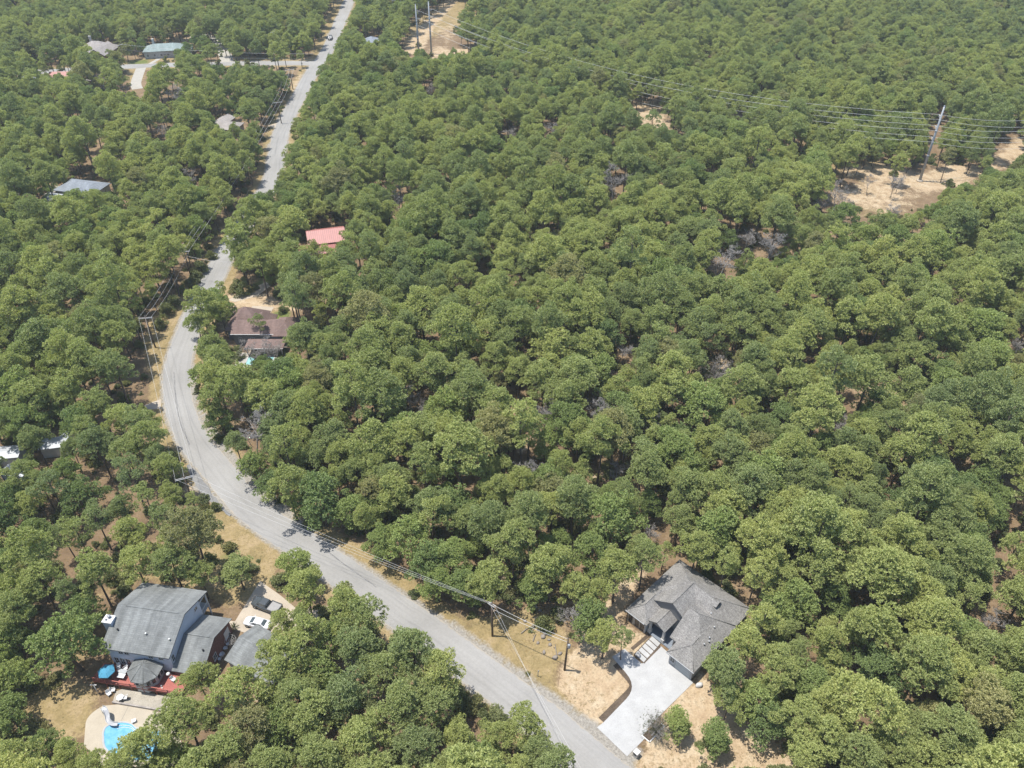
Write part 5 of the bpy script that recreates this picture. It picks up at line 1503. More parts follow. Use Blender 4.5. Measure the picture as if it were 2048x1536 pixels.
def bare(seed, h, r, lv=4, up=.35):
    """leafless branching skeleton"""
    g = random.Random(seed); mb = MB()
    def grow(p, d, L, rr, lev):
        pts = [p]; q = p
        for i in range(3):
            d = (d + mathutils.Vector((g.gauss(0, .13), g.gauss(0, .13), g.gauss(.03, .07)))).normalized()
            q = q + d*L/3; pts.append(q)
        mb.tube(pts, [rr, rr*.86, rr*.7, rr*.5], 6 if lev == 0 else (4 if lev < 3 else 3))
        if lev >= lv: return
        for j in range(g.randint(4, 6) if lev else 9):
            t = g.uniform(.35, 1) if lev else g.uniform(.3, 1)
            k = min(2, int(t*3)); b = pts[k].lerp(pts[k+1], t*3-k)
            a = g.uniform(0, 6.28)
            nd = mathutils.Vector((math.cos(a), math.sin(a), g.uniform(-.05, .9)))*.85 + d*up
            grow(b, nd.normalized(), L*g.uniform(.38, .58)*(1.0 if lev else (1.15-t*.6)), max(.028, rr*.42), lev+1)
    grow(mathutils.Vector((0, 0, -.15)), mathutils.Vector((g.gauss(0, .04), g.gauss(0, .04), 1)), h*.86, r, 0)
    return mb

# prototypes: (crown mesh, trunk mesh, crown radius, height)
PROTO = {"pine": [], "oak": [], "dead": [], "bush": [], "thin": []}
def proto(kind, seed, h, Rc, z0, nl, lr, mat, tr, **kw):
    Q, T, cs = crown(seed, Rc, z0, h, nl, lr, "pine" if kind in ("pine", "thin") else "oak", **kw)
    cm = mesh_from_quads("crown", Q, [mat], T)
    tm = trunk_mb(seed, h, tr, cs, .5 if kind in ("pine", "thin") else .8, 10)
    to = tm.build("trunk", M["bark"]); tme = to.data; bpy.data.objects.remove(to)
    PROTO[kind].append((cm, tme, Rc, h, z0))
for i in range(7):
    proto("pine", 100+i, [15, 14.2, 15.6, 14.6, 16, 13.6, 15.2][i], [3.9, 3.5, 4.2, 3.7, 3.9, 3.3, 4.4][i], [7.6, 7.4, 8.2, 6.6, 8.6, 6.4, 8.4][i],
          [44, 36, 48, 40, 40, 34, 52][i], .84, PINE, .20, tufts=32, k=10, ln=.32, wd=.125)
for i in range(4):
    proto("oak", 200+i, [11.5, 10.6, 12.2, 9.6][i], [4.4, 3.9, 4.7, 3.6][i], [3.2, 2.8, 3.8, 2.4][i], [48, 42, 54, 38][i], .95, OAK, .22,
          tufts=36, k=10, ln=.28, wd=.155)
for i in range(3):   # open pines with gaps between few boughs
    proto("thin", 300+i, [15.5, 14, 16.2][i], [3.0, 2.7, 3.3][i], [7.0, 6.4, 8.8][i], [15, 13, 17][i], .86, PINE, .18, tufts=38, k=9, ln=.34, wd=.12)
for i in range(3):
    Q, T, cs = crown(400+i, [1.0, 1.3, .8][i], .1, [1.5, 1.9, 1.2][i], 11, .48, "oak", tufts=30, k=5, ln=.26, wd=.13)
    cm = mesh_from_quads("foliage", Q, [BUSHM], T)
    PROTO["bush"].append((cm, None, [1.0, 1.3, .8][i], [1.5, 1.9, 1.2][i], .1))
for i in range(4):
    o = bare(500+i, [12.5, 10.5, 13.5, 9.5][i], .17, 4).build("branches", M["dead_wood"]); PROTO["dead"].append((None, o.data, 3.2, [12.5, 10.5, 13.5, 9.5][i], 4)); bpy.data.objects.remove(o)

# ---- image regions that stay open (seen ground, roofs, road): crowns may not cover them
CLEAR = [
 [(362,636),(384,650),(384,745),(388,790),(410,850),(440,893),(515,980),(560,1020),(620,1055),(715,1118),(735,1085),(765,1130),(800,1175),(870,1212),(920,1240),(965,1232),(1010,1220),(1045,1210),(1120,1250),(1150,1290),(1145,1340),(1200,1330),(1262,1380),(1200,1450),(1262,1536),(1130,1540),(1120,1460),(1080,1415),(1005,1425),(950,1378),(925,1335),(890,1268),(840,1255),(795,1245),(765,1215),(720,1172),(680,1182),(640,1160),(625,1105),(590,1092),(545,1130),(520,1160),(505,1120),(470,1085),(430,1075),(445,1030),(400,985),(360,930),(335,860),(322,815),(300,818),(290,808),(320,792),(300,740),(300,700),(290,660),(320,640),(345,640)],
 [(1128,1345),(1235,1325),(1250,1298),(1262,1280),(1225,1255),(1245,1210),(1255,1240),(1300,1270),(1335,1225),(1400,1300),(1395,1350),(1360,1400),(1340,1420),(1400,1400),(1300,1500),(1262,1536),(1190,1450),(1120,1390)],
 [(1252,1218),(1290,1180),(1335,1135),(1362,1128),(1488,1208),(1470,1245),(1440,1275),(1415,1300),(1400,1352),(1330,1300),(1290,1265)],
 [(1290,1500),(1335,1480),(1400,1520),(1440,1480),(1462,1445),(1520,1470),(1575,1510),(1640,1536),(1262,1536)],
 [(215,1235),(281,1172),(405,1185),(415,1225),(460,1238),(455,1262),(430,1310),(352,1330),(355,1385),(212,1360),(200,1345),(203,1290)],
 [(240,1385),(300,1400),(350,1398),(330,1410),(295,1440),(260,1445),(200,1450),(175,1450),(190,1425),(235,1405)],
 [(50,1405),(110,1365),(150,1385),(190,1400),(170,1440),(160,1470),(110,1470),(60,1430)],
 [(205,1455),(250,1450),(270,1460),(255,1475),(215,1490)],
 [(470,1240),(500,1190),(520,1168),(570,1190),(560,1225),(545,1240),(535,1270),(500,1255),(490,1275),(455,1330),(450,1345),(440,1330),(475,1265)],
 [(480,1285),(520,1260),(515,1290),(545,1330),(545,1355),(460,1335)],
 # mid distance
 [(345,600),(362,640),(340,690),(325,760),(322,800),(296,790),(288,740),(280,690),(280,652),(310,640)],
 [(250,135),(292,134),(286,162),(260,166)], [(345,72),(380,69),(386,84),(350,88)], [(266,166),(288,164),(298,188),(282,190)],
 [(404,560),(432,500),(450,495),(466,522),(448,552),(425,575),(405,585),(375,610)],
 [(455,592),(500,585),(540,565),(550,572),(520,592),(555,595),(552,612),(470,610)],
 [(495,560),(540,550),(545,562),(500,575)],
 [(470,650),(490,618),(520,622),(570,635),(575,650),(565,668),(530,668),(515,640)],
 [(500,680),(565,680),(565,698),(500,695)],
 [(620,450),(690,445),(692,462),(660,460),(622,462)],
 [(598,490),(625,485),(625,500),(605,505)],
 [(528,364),(540,310),(558,262),(575,215),(600,165),(618,138),(640,102),(660,62),(688,0),(710,0),(685,60),(665,100),(640,130),(628,170),(606,180),(585,240),(570,255),(562,300),(555,355),(540,362)],
 [(245,128),(302,126),(302,133),(265,138),(275,155),(258,158),(245,140)],
 [(540,124),(625,120),(620,132),(540,132)],
 [(302,126),(345,125),(345,131),(302,132)], [(415,124),(450,122),(450,131),(415,131)],
 [(618,132),(640,100),(665,55),(690,-5),(672,-5),(645,60),(625,100),(608,122)],
 [(440,116),(545,114),(545,122),(440,122)],
 [(560,245),(590,150),(608,140),(598,170),(572,235)],
 [(172,92),(195,85),(222,90),(224,104),(195,105)],
 [(298,90),(362,85),(362,98),(300,104)],
 [(255,112),(300,112),(300,128),(255,130)],
 [(406,68),(425,70),(445,95),(438,97),(424,80)],
 [(100,146),(140,145),(142,152),(102,153)],
 [(95,390),(145,368),(180,358),(208,364),(205,378),(180,372),(125,388),(98,400)],
 [(430,236),(465,235),(482,257),(453,260)],
 [(730,76),(750,78),(748,90),(740,92)],
 [(80,872),(128,866),(146,884),(130,900),(96,896)], [(0,895),(14,895),(14,912),(0,912)],
 # power line clearing
 [(805,75),(818,60),(860,20),(905,-10),(940,-10),(915,40),(905,70),(955,92),(945,105),(860,108),(840,100),(808,108)],
 [(1682,335),(1760,324),(1840,340),(1905,325),(1958,335),(1955,358),(1885,382),(1862,408),(1790,428),(1720,416),(1660,392)],
 [(1730,380),(1780,380),(1790,410),(1730,405)],
 [(1840,362),(1850,340),(1890,240),(1888,213),(1880,215)],
 [(1990,285),(2040,255),(2048,300),(2010,340),(1990,335)],
 [(1256,202),(1308,202),(1345,240),(1345,260),(1300,256)],
 [(1400,735),(1440,722),(1450,730),(1440,745),(1412,745)],
 [(1735,1385),(1768,1382),(1765,1402),(1740,1400)],
 [(830,60),(860,60),(862,100),(836,102)],
 [(300,640),(312,690),(300,690)], [(980,1212),(990,1270),(978,1270)], [(1128,1280),(1140,1335),(1125,1340)],
 [(365,945),(390,985),(378,985)],
 [(366,488),(374,488),(374,495),(366,495)],
]
MW, MH = 1024, 900
uu, vv = np.meshgrid((np.arange(MW)+.5)*2, (np.arange(MH)+.5)*2 - 120)
clear = np.zeros((MH, MW), bool)
for poly in CLEAR:
    clear |= pip(uu, vv, poly)
def clear_at(u, v):
    i = np.clip(((np.asarray(v)+120)/2).astype(int), 0, MH-1); j = np.clip((np.asarray(u)/2).astype(int), 0, MW-1)
    ok = (np.asarray(u) >= 0) & (np.asarray(u) < 2048)
    return clear[i, j] & ok
# sparse places: the share of trees kept
SPARSE = [([(0,860),(330,860),(400,1000),(430,1190),(210,1190),(0,1180)], .62), ([(60,1000),(120,980),(140,1090),(60,1090)], .2),
          ([(0,1180),(140,1170),(210,1240),(200,1400),(0,1420)], .8), ([(470,900),(1250,1000),(1300,1150),(900,1150)], .9),
          ([(1130,860),(1430,850),(1450,1080),(1200,1080)], .80), ([(1000,1000),(1300,1000),(1260,1250),(1000,1200)], .75),
          ([(1350,680),(1850,700),(1850,850),(1350,800)], .78), ([(0,240),(250,240),(250,420),(0,420)], .7),
          ([(60,60),(640,100),(600,260),(60,240)], .5), ([(600,560),(1000,560),(1000,760),(600,760)], .85), ([(1180,160),(1640,180),(1640,320),(1180,300)], .7),
          ([(1640,370),(1850,370),(1850,480),(1640,480)], .3), ([(460,600),(620,600),(640,740),(460,740)], .55), ([(600,470),(760,480),(760,600),(560,600)], .7)]
ROADTREE = road_c[::2]
HOUSES_FP = HFP

trees = []         # dicts: x, y, kind, pi, s, rz, note
cell = {}
def near_ok(x, y, dmin):
    ci, cj = int(x//6), int(y//6)
    for a in range(ci-1, ci+2):
        for b in range(cj-1, cj+2):
            for (qx, qy, r) in cell.get((a, b), ()):
                if math.hypot(x-qx, y-qy) < (dmin+r)*.5: return False
    return True
def put(x, y, kind, pi, s, rz, dmin, note=None, sz=1.0):
    trees.append(dict(x=x, y=y, kind=kind, pi=pi, s=s, rz=rz, note=note, sz=sz))
    cell.setdefault((int(x//6), int(y//6)), []).append((x, y, dmin))

def put_px(u, v, rpx, kind="pine", note=None, pi=None, hs=1.0):
    """tree whose crown appears round (u, v) with the given half width in photo pixels"""
    zc = 10.0
    lst = PROTO[kind]
    pi = random.randrange(len(lst)) if pi is None else pi
    _, _, Rc, h, z0 = lst[pi]
    s = 1.0
    for _ in range(6):
        zc = (z0*.42 + h*.58)*s*hs
        x, y = gp(u, v, zc)
        ppm = proj(x+1, y, zc)[0] - proj(x, y, zc)[0]
        s = rpx/ppm/(Rc*1.2)
        s = min(max(s, .5), 1.45)
    put(x, y, kind, pi, s, random.uniform(0, 6.28), 2*Rc*s*.8, note, hs)
# trees read off the photograph one by one (crown centre, half width in pixels)
HAND = [
 (592,1128,46,"oak","rounded green tree standing alone at the driveway between old house and road"),
 (437,1079,9,"bush","small dark round bush alone on the straw lawn by the road bend"),
 (341,1118,46,"pine","large pine right behind the grey roof of the two storey house"),
 (398,1146,32,"pine","yellow green pine behind the right end of the grey two storey house"),
 (395,1352,40,"pine","bright green pine overhanging the right end of the red deck"),
 (128,1276,72,"oak","broad dark oak left of the white chimney of the two storey house"),
 (165,1225,44,"oak",None),(185,1137,46,"pine",None),(74,1157,50,"pine",None),(17,1128,45,"oak",None),(130,1180,32,"thin",None),
 (28,1214,50,"pine",None),(10,1268,50,"oak",None),(20,1350,44,"oak",None),(14,1420,46,"oak",None),(88,1482,22,"oak","yellow green low tree on the edge of the straw lawn by the pool yard"),(25,1512,52,"pine",None),
 (135,1512,46,"pine",None),(185,1540,48,"pine",None),(285,1492,56,"pine","pine crown leaning over the blue swimming pool"),(330,1450,40,"thin",None),(240,1540,50,"pine",None),(366,1428,55,"pine",None),(340,1520,50,"oak",None),
 (470,1378,62,"pine",None),(500,1440,52,"pine",None),(575,1300,54,"pine",None),(560,1352,50,"pine",None),(563,1244,34,"pine",None),(535,1305,36,"thin",None),(606,1260,42,"thin",None),(590,1385,55,"pine",None),
 (690,1208,50,"pine",None),(728,1232,52,"pine",None),(660,1275,50,"oak",None),(715,1290,55,"pine",None),(820,1295,58,"pine",None),(880,1335,52,"pine",None),(765,1335,58,"pine",None),(690,1385,58,"pine",None),(640,1340,52,"oak",None),
 (625,1425,58,"pine",None),(805,1400,62,"pine",None),(870,1405,52,"pine",None),(915,1470,42,"pine",None),(725,1470,58,"pine",None),(560,1455,56,"oak",None),(450,1495,55,"pine",None),(830,1490,58,"pine",None),(640,1512,58,"pine",None),
 (1052,1448,48,"pine","green pine at the near edge of the road by the bottom of the picture"),(995,1470,42,"pine",None),(1075,1505,50,"pine",None),(965,1518,50,"oak",None),(890,1535,50,"pine",None),(400,1530,55,"pine",None),(545,1530,55,"pine",None),(740,1545,55,"pine",None),(1040,1550,50,"pine",None),
 (1356,1446,34,"oak","left one of two rounded trees on the bare sand below the white driveway"),(1432,1474,39,"oak","right one of two rounded trees on the bare sand below the white driveway"),
 (1455,1335,52,"pine","yellow green pine overhanging the garage corner of the new grey house"),(1498,1285,46,"pine",None),(1515,1395,52,"oak",None),(1560,1330,55,"pine",None),(1462,1392,40,"pine",None),(1540,1440,48,"oak",None),(1526,1235,38,"thin",None),
 (1610,1430,55,"pine",None),(1660,1470,52,"pine",None),(1720,1500,55,"pine",None),(1620,1360,55,"oak",None),
 (1160,1175,44,"pine",None),(1180,1230,46,"oak",None),(1210,1265,36,"pine","dark green pine beside the pole in front of the new house"),(1248,1272,22,"thin","young slim pine in front of the stone wall of the new house"),
 (1085,1245,22,"bush","bright green shrub beside the rubble between road and pines"),
 (1100,1120,50,"pine",None),(1025,1080,55,"pine",None),(1235,1130,48,"pine",None),(1290,1105,42,"pine",None),(1185,1100,50,"oak",None),(930,1168,44,"oak",None),(860,1118,50,"oak",None),(820,1070,55,"oak",None),(905,1110,50,"oak",None),(980,1155,46,"pine",None),(1065,1175,40,"oak",None),
 (640,990,58,"oak","big bright green tree whose crown reaches the road below the bend"),(575,960,48,"pine",None),
 (1400,1104,28,"thin",None),(1455,1122,34,"thin",None),(1515,1146,38,"thin",None),(1395,1090,42,"pine",None),
 (400,600,36,"pine","dense pine at the road where it vanishes behind crowns"),(440,575,16,"thin",None),(425,690,36,"pine",None),(392,645,28,"oak",None),(575,565,26,"thin",None),(515,640,17,"thin","thin pine growing in front of the brown roof"),(430,745,38,"pine",None),(425,790,36,"pine",None),(520,545,16,"bush","round yellow green shrub by the driveway of the brown roofed house"),(545,560,10,"bush",None),(470,575,20,"bush",None),(485,580,16,"bush",None),
 (420,510,20,"bush",None),(400,535,20,"bush",None),(385,560,18,"bush",None),(345,605,18,"bush",None),(320,645,14,"bush",None),(330,620,18,"bush",None),(270,640,26,"bush",None),
 (255,655,20,"pine",None),(225,670,40,"pine",None),(226,730,42,"pine",None),(240,835,40,"pine",None),(290,870,42,"pine",None),(250,900,40,"pine",None),(310,910,36,"pine",None),(190,880,42,"pine",None),(110,800,36,"oak",None),
 (340,985,32,"pine",None),(290,990,30,"thin",None),(385,1000,17,"thin",None),(240,1010,30,"pine",None),(320,1030,32,"thin",None),(340,1075,36,"pine",None),(260,1060,40,"pine",None),(190,1030,32,"thin",None),(150,1060,34,"thin",None),(270,1120,45,"pine",None),
 (470,470,38,"pine",None),(490,520,26,"pine",None),(614,512,26,"thin",None),(655,510,25,"thin",None),
 (500,360,0,"skip",None),
 (405,745,30,"oak",None),(412,700,26,"oak",None),(438,835,32,"oak",None),(470,880,32,"pine",None),(505,925,34,"oak",None),(540,965,34,"oak",None),(600,1005,30,"oak",None),(760,1080,40,"oak",None),(700,1020,40,"oak",None),
 # along the power line
 (1305,240,22,"thin",None),(1800,320,22,"pine",None),(1900,310,18,"thin",None),(1925,300,15,"oak",None),(1860,320,14,"bush",None),(1700,300,30,"pine",None),(1900,365,14,"bush",None),(1790,345,9,"bush",None),(836,88,6,"bush",None),
]
for u, v, r, kd, note in HAND:
    if kd != "skip": put_px(u, v, r, kd, note)
put_px(474, 1134, 37, "pine", "open crowned pine on the straw lawn above the parked pickup", 5, .72)
# bare grey trees
CLEAR_DYN = []
for u, v, r, note in [(503,868,33,"grey leafless tree at the edge of the woods beside the road bend"),(520,690,20,"largest of the bare dead trees in front of the brown roofed house"),(548,700,18,None),(500,700,16,None),
    (1190,815,26,"grey bare tree among green pines in the middle of the woods"),(830,800,24,None),(1090,822,24,None),(1232,365,24,None),(1442,525,26,"pale grey bare tree with a wide crown in the upper right woods"),(1535,488,30,"tall bare tree in the dead patch of the upper right woods"),(1495,475,22,None),(1020,265,16,None),(1100,258,16,None),
    (1680,390,22,None),(1640,410,18,None),(1790,365,15,"leafless sapling on the sandy clearing by the steel pole"),(1800,360,14,None),(1740,365,10,None),(1790,420,18,None),(1430,738,22,"bare grey tree on the small sand patch in the right woods"),(1985,1245,26,"grey bare tree among dense green crowns at the right edge"),(1170,1235,26,"half bare tree with pale limbs behind the second utility pole"),(860,180,12,None),(320,265,16,None),(345,190,16,None),(1305,1065,16,None),(1240,945,22,None),(2040,690,18,None),(1250,700,18,None),(385,350,16,None),(800,400,18,None)]:
    put_px(u, v, r*1.1, "dead", note)
    CLEAR_DYN.append((u, v, r*.8))

for u_, v_, r_ in CLEAR_DYN:
    clear |= np.hypot(uu-u_, vv-v_) < r_

def scatter():
    g = np.random.default_rng(3)
    sp = 3.6
    xs, ys = np.meshgrid(np.arange(-330, 340, sp), np.arange(42, 640, sp))
    pts = np.stack([xs.ravel(), ys.ravel()], 1) + g.uniform(-.5, .5, (xs.size, 2))*sp
    g.shuffle(pts)
    ang = np.linspace(0, 2*math.pi, 9)[:-1]
    foot = [(-57.5, 78, 9.5), (-45, 82, 6), (-43, 72, 6), (29.5, 81, 10.5), (20, 68, 8)]
    for q in HOUSES_FP: foot.append(q)
    for x, y in pts:
        u, v = proj(x, y, 9)
        if u < -140 or u > 2190 or v < -70 or v > 1700: continue
        t = g.random()
        far = max(0, min(1, (y-110)/250))
        kind = "pine" if t < .70 else ("oak" if t < .93 else "thin")
        if u < 420 and v > 850: kind = "pine" if t < .62 else ("thin" if t < .85 else "oak")
        keep = 1.0
        for poly, a in SPARSE:
            if pip(np.array([u]), np.array([v]), poly)[0]: keep = min(keep, a)
        # glades: slow noise
        gl = math.sin(x*.083+1.7*math.sin(y*.031)) * math.sin(y*.067+2.1+1.3*math.sin(x*.043))
        if gl > .80 and y < 330: keep *= .35
        if g.random() > keep: continue
        lst = PROTO[kind]; pi = int(g.integers(len(lst)))
        s = float(np.clip(g.normal(.92, .19), .55, 1.34))
        if y > 200: s *= 1.0 - .14*min(1, (y-200)/200)
        _, _, Rc, h, z0 = lst[pi]
        dmin = Rc*s*1.04
        if not near_ok(x, y, dmin): continue
        # off the road and the houses
        j = np.hypot(ROADTREE[:, 0]-x, ROADTREE[:, 1]-y).min()
        if j < 5.6: continue
        if np.hypot(side_c[:, 0]-x, side_c[:, 1]-y).min() < 5.5: continue
        if any(math.hypot(x-a, y-b) < r+1.0 for a, b, r in foot): continue
        # what the crown would hide
        zc = (z0*.42+h*.58)*s
        r = Rc*s
        P = [(x+r*.95*math.cos(a), y+r*.95*math.sin(a), zc-.15*h*s*.3) for a in ang] + [(x, y, h*s), (x, y, zc), (x, y-r*.5, z0*s)]
        P += [(x+r*.5*math.cos(a), y+r*.5*math.sin(a), zc+.12*h*s) for a in ang] + [(x+r*.7*math.cos(a), y+r*.7*math.sin(a), z0*s+.1*h) for a in ang]
        pp = [proj(*p) for p in P]
        if clear_at([p[0] for p in pp], [p[1] for p in pp]).sum() > (0 if y > 130 else 2): continue
        if clear_at(*proj(x, y, .5)) and (y < 125 or clear_at(*proj(x, y, 4))): continue
        put(x, y, kind, pi, s, g.uniform(0, 6.28), dmin, None, float(g.uniform(.92, 1.10)))

def understorey():
    """younger trees that fill the gaps between the grown ones"""
    g = np.random.default_rng(17)
    ang = np.linspace(0, 2*math.pi, 7)[:-1]
    foot = [(-57.5, 78, 9.5), (-45, 82, 6), (-43, 72, 6), (29.5, 81, 10.5), (20, 68, 8)] + list(HOUSES_FP)
    for _ in range(15000):
        y = 45 + 560*g.random(); x = g.uniform(-1, 1)*(55 + y*.66)
        u, v = proj(x, y, 6)
        if u < -100 or u > 2150 or v < -70 or v > 1650: continue
        keep = (.55 if v > 560 else .75) if (u > 420 or v < 560) else .12
        for poly, a in SPARSE:
            if pip(np.array([u]), np.array([v]), poly)[0]: keep = min(keep, a*.6)
        gl = math.sin(x*.083+1.7*math.sin(y*.031)) * math.sin(y*.067+2.1+1.3*math.sin(x*.043))
        if gl > .80 and y < 330: keep *= .4
        if g.random() > keep: continue
        t = g.random(); kind = "oak" if t < .42 else ("pine" if t < .85 else "thin")
        if g.random() < .02: kind = "dead"
        lst = PROTO[kind]; pi = int(g.integers(len(lst)))
        s = float(g.uniform(.42, .72))
        _, _, Rc, h, z0 = lst[pi]
        if not near_ok(x, y, Rc*s*.75): continue
        if np.hypot(ROADTREE[:, 0]-x, ROADTREE[:, 1]-y).min() < 5.2: continue
        if np.hypot(side_c[:, 0]-x, side_c[:, 1]-y).min() < 5.0: continue
        if any(math.hypot(x-a, y-b) < r+.5 for a, b, r in foot): continue
        zc = (z0*.42+h*.58)*s; r = Rc*s
        P = [(x+r*math.cos(a), y+r*math.sin(a), zc) for a in ang] + [(x, y, h*s), (x, y, zc), (x, y, z0*s), (x, y, .3)]
        pp = [proj(*p) for p in P]
        if clear_at([p[0] for p in pp], [p[1] for p in pp]).sum() > 0: continue
        put(x, y, kind, pi, s, g.uniform(0, 6.28), Rc*s*.75, None, float(g.uniform(1.0, 1.3)))

scatter()
understorey()

# ---- the nearest trees are objects of their own, the rest one wood
def px_size(t):
    _, _, Rc, h, z0 = PROTO[t["kind"]][t["pi"]]
    zc = h*t["s"]*.7
    u, v = proj(t["x"], t["y"], zc)
    ppm = proj(t["x"]+1, t["y"], zc)[0] - u
    r = Rc*t["s"]*ppm
    if u < -r or u > 2048+r or v < -r or v > 1536+r: return 0, u, v
    return r, u, v
for t in trees: t["px"], t["u"], t["v"] = px_size(t)
single, rest = [], []
for kinds, lim in ((("pine", "thin"), 298), (("oak",), 240), (("dead",), 60), (("bush",), 60)):
    L_ = sorted([t for t in trees if t["kind"] in kinds and t["px"] > 0], key=lambda t: (-(t["note"] is not None), -t["px"]))
    single += L_[:lim]; rest += L_[lim:]
rest += [t for t in trees if t["px"] == 0]
NAMES = {"pine": ("pine_tree", "tree"), "thin": ("pine_tree", "tree"), "oak": ("oak_tree", "tree"), "dead": ("dead_tree", "tree"), "bush": ("shrub", "shrub")}
ZONES = [
 (lambda u, v: u < 215 and v > 1130, "in the grove left of the grey two storey house", "trees left of the two storey house"),
 (lambda u, v: u < 430 and v > 1400, "around the pool yard below the red deck", "trees round the pool yard"),
 (lambda u, v: u < 1130 and v > 1180 and v > 1180 + (u-640)*.2, "in the clump between the grey two storey house and the road", "trees between house and road at the bottom"),
 (lambda u, v: u < 440 and v > 850, "in the open stand between road bend and two storey house", "trees of the open stand below the bend"),
 (lambda u, v: u < 420 and v > 520, "in the woods left of the road bend", "trees left of the road bend"),
 (lambda u, v: u < 640 and v <= 520, "among the far houses left of the straight road", "trees among the far houses"),
 (lambda u, v: u > 1400 and v > 1150, "in the dense woods right of the new grey roofed house", "trees right of the new house"),
 (lambda u, v: v > 1000 and u < 1400 and u > 440, "in the wood edge along the road before the new house", "trees along the road before the new house"),
 (lambda u, v: u <= 760 and v > 420, "in the woods on the inner side of the road bend", "trees inside the road bend"),
 (lambda u, v: v > 700, "in the closed canopy in the middle of the picture", "trees in the middle of the canopy"),
 (lambda u, v: True, "in the far woods near the sandy power line clearing", "trees near the power line"),
]
LOOK = {"pine": "rounded green pine", "thin": "thin open crowned pine", "oak": "broad leafy oak", "dead": "grey leafless tree", "bush": "low green shrub"}
for t in single:
    cm, tm, Rc, h, z0 = PROTO[t["kind"]][t["pi"]]
    nm, cat = NAMES[t["kind"]]
    zi = next(z for z in ZONES if z[0](t["u"], t["v"]))
    label = t["note"] or LOOK[t["kind"]] + " " + zi[1]
    grp = None if t["note"] else LOOK[t["kind"]].split()[-1] + " " + zi[2]
    s = t["s"]
    if cm is None or tm is None:          # one mesh only
        o = bpy.data.objects.new(nm, cm or tm); C.objects.link(o)
    else:
        o = bpy.data.objects.new(nm, None); C.objects.link(o); o.empty_display_size = .5
        for pn, pm in (("trunk", tm), ("crown", cm)):
            c = bpy.data.objects.new(pn, pm); C.objects.link(c); c.parent = o
    o.location = (t["x"], t["y"], 0); o.rotation_euler = (0, 0, t["rz"]); o.scale = (s, s, s*t["sz"])
    tag(o, label, cat, grp)

# ---- the rest of the woods: one object, every tree a point that carries a prototype
pcol = bpy.data.collections.new("prototype trees")
order = []
def joined(kind, i):
    cm, tm, Rc, h, z0 = PROTO[kind][i]
    o = bpy.data.objects.new("%s_prototype_%02d" % (kind, len(order)), None)
    import bmesh
    bm = bmesh.new()
    mats = []
    for mm in (cm, tm):
        if mm is None: continue
        n0 = len(bm.faces)
        bm.from_mesh(mm); bm.faces.ensure_lookup_table()
        for f in bm.faces[n0:]: f.material_index = len(mats)
        mats.append(mm.materials[0])
    me = bpy.data.meshes.new("prototype"); bm.to_mesh(me); bm.free()
    for m_ in mats: me.materials.append(m_)
    bpy.data.objects.remove(o)
    o = bpy.data.objects.new("p%03d" % len(order), me)
    pcol.objects.link(o); order.append((kind, i))
for kd in ("pine", "thin", "oak", "dead", "bush"):
    for i in range(len(PROTO[kd])): joined(kd, i)

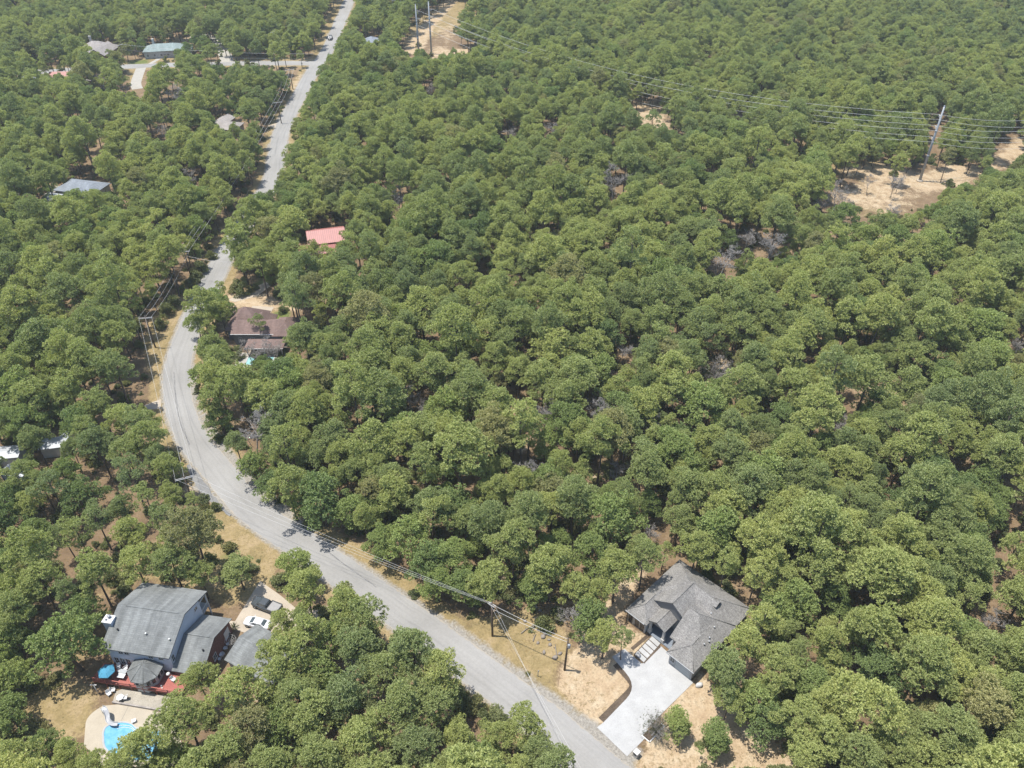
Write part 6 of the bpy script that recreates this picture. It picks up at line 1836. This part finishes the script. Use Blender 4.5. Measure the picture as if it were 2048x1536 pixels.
def gn_scatter(name, pts, kindname, label, cat):
    me = bpy.data.meshes.new(name)
    n = len(pts)
    me.vertices.add(n); me.vertices.foreach_set("co", np.array([(p[0], p[1], p[2]) for p in pts], 'f').ravel())
    for nm, k in (("spin", 3), ("size", 4), ("tall", 5)):
        a = me.attributes.new(nm, 'FLOAT', 'POINT'); a.data.foreach_set("value", np.array([p[k] for p in pts], 'f'))
    a = me.attributes.new("pick", 'INT', 'POINT'); a.data.foreach_set("value", np.array([p[6] for p in pts], 'i'))
    me.update()
    o = bpy.data.objects.new(name, me); C.objects.link(o)
    ng = bpy.data.node_groups.new(name + " growth", 'GeometryNodeTree')
    ng.interface.new_socket("Geometry", in_out='INPUT', socket_type='NodeSocketGeometry')
    ng.interface.new_socket("Geometry", in_out='OUTPUT', socket_type='NodeSocketGeometry')
    N = ng.nodes; L = ng.links
    gi = N.new("NodeGroupInput"); go = N.new("NodeGroupOutput")
    ci = N.new("GeometryNodeCollectionInfo"); ci.inputs["Collection"].default_value = pcol
    ci.inputs["Separate Children"].default_value = True; ci.inputs["Reset Children"].default_value = True
    ip = N.new("GeometryNodeInstanceOnPoints")
    def att(nm, ty='FLOAT'):
        a = N.new("GeometryNodeInputNamedAttribute"); a.data_type = ty; a.inputs[0].default_value = nm
        return a.outputs[0]
    L.new(gi.outputs[0], ip.inputs["Points"]); L.new(ci.outputs[0], ip.inputs["Instance"])
    ip.inputs["Pick Instance"].default_value = True
    L.new(att("pick", 'INT'), ip.inputs["Instance Index"])
    c1_ = N.new("ShaderNodeCombineXYZ"); L.new(att("spin"), c1_.inputs[2]); L.new(c1_.outputs[0], ip.inputs["Rotation"])
    c2_ = N.new("ShaderNodeCombineXYZ"); sz = att("size")
    L.new(sz, c2_.inputs[0]); L.new(sz, c2_.inputs[1]); L.new(att("tall"), c2_.inputs[2]); L.new(c2_.outputs[0], ip.inputs["Scale"])
    L.new(ip.outputs[0], go.inputs[0])
    md = o.modifiers.new("growth", 'NODES'); md.node_group = ng
    tag(o, label, cat, None, "stuff")
    return o
oi = {k: i for i, k in enumerate(order)}
gn_scatter("woodland", [(t["x"], t["y"], 0, t["rz"], t["s"], t["s"]*t["sz"], oi[(t["kind"], t["pi"])]) for t in rest], "tree",
           "closed green pine and oak woods covering most of the land", "woodland")
# undergrowth: low shrubs and seedlings under the trees and on the verges
g = np.random.default_rng(21)
ug = []
for _ in range(9000):
    y = 42 + 430*g.random()**1.6; x = g.uniform(-1, 1)*(60 + y*.62)
    u, v = proj(x, y, .3)
    d = np.hypot(ROADTREE[:, 0]-x, ROADTREE[:, 1]-y).min()
    if d < 4.3: continue
    cl = bool(clear_at(u, v))
    if cl and (g.random() < .93 or d > 7.5): continue
    if any(math.hypot(x-a, y-b) < r for a, b, r in [(-57.5, 76, 14), (-44, 82, 7), (27, 76, 16), (-43, 72, 6), (-58, 62.5, 8), (-57, 67, 8), (12, 66, 4)] + HOUSES_FP): continue
    s = float(g.uniform(.25, 1.15)) * (.45 if cl else 1)
    ug.append((x, y, 0, g.uniform(0, 6.28), s, s*g.uniform(.6, 1.1), oi[("bush", int(g.integers(3)))]))
gn_scatter("undergrowth", ug, "bush", "low shrubs and seedlings under the trees and along the verges", "undergrowth")
print("TREES", len(trees), "single", len(single), "rest", len(rest), "undergrowth", len(ug))

# ================================================================== AIR
m = MB(); m.box(-5600, 5600, -2900, 7600, -1.0, 122.0)
hz_o = m.build("haze", [])
tag(hz_o, "thin pale summer haze over the woods", "haze", None, "stuff")
hm = bpy.data.materials.new("thin_air"); hm.use_nodes = True
nt = hm.node_tree
nt.nodes.remove(nt.nodes["Principled BSDF"])
pv = nt.nodes.new("ShaderNodeVolumePrincipled")
pv.inputs["Color"].default_value = (.86, .95, .97, 1)
pv.inputs["Density"].default_value = .00016
pv.inputs["Anisotropy"].default_value = .15
nt.links.new(pv.outputs[0], nt.nodes["Material Output"].inputs["Volume"])
hz_o.data.materials.append(hm)
hz_o.display_type = 'WIRE'
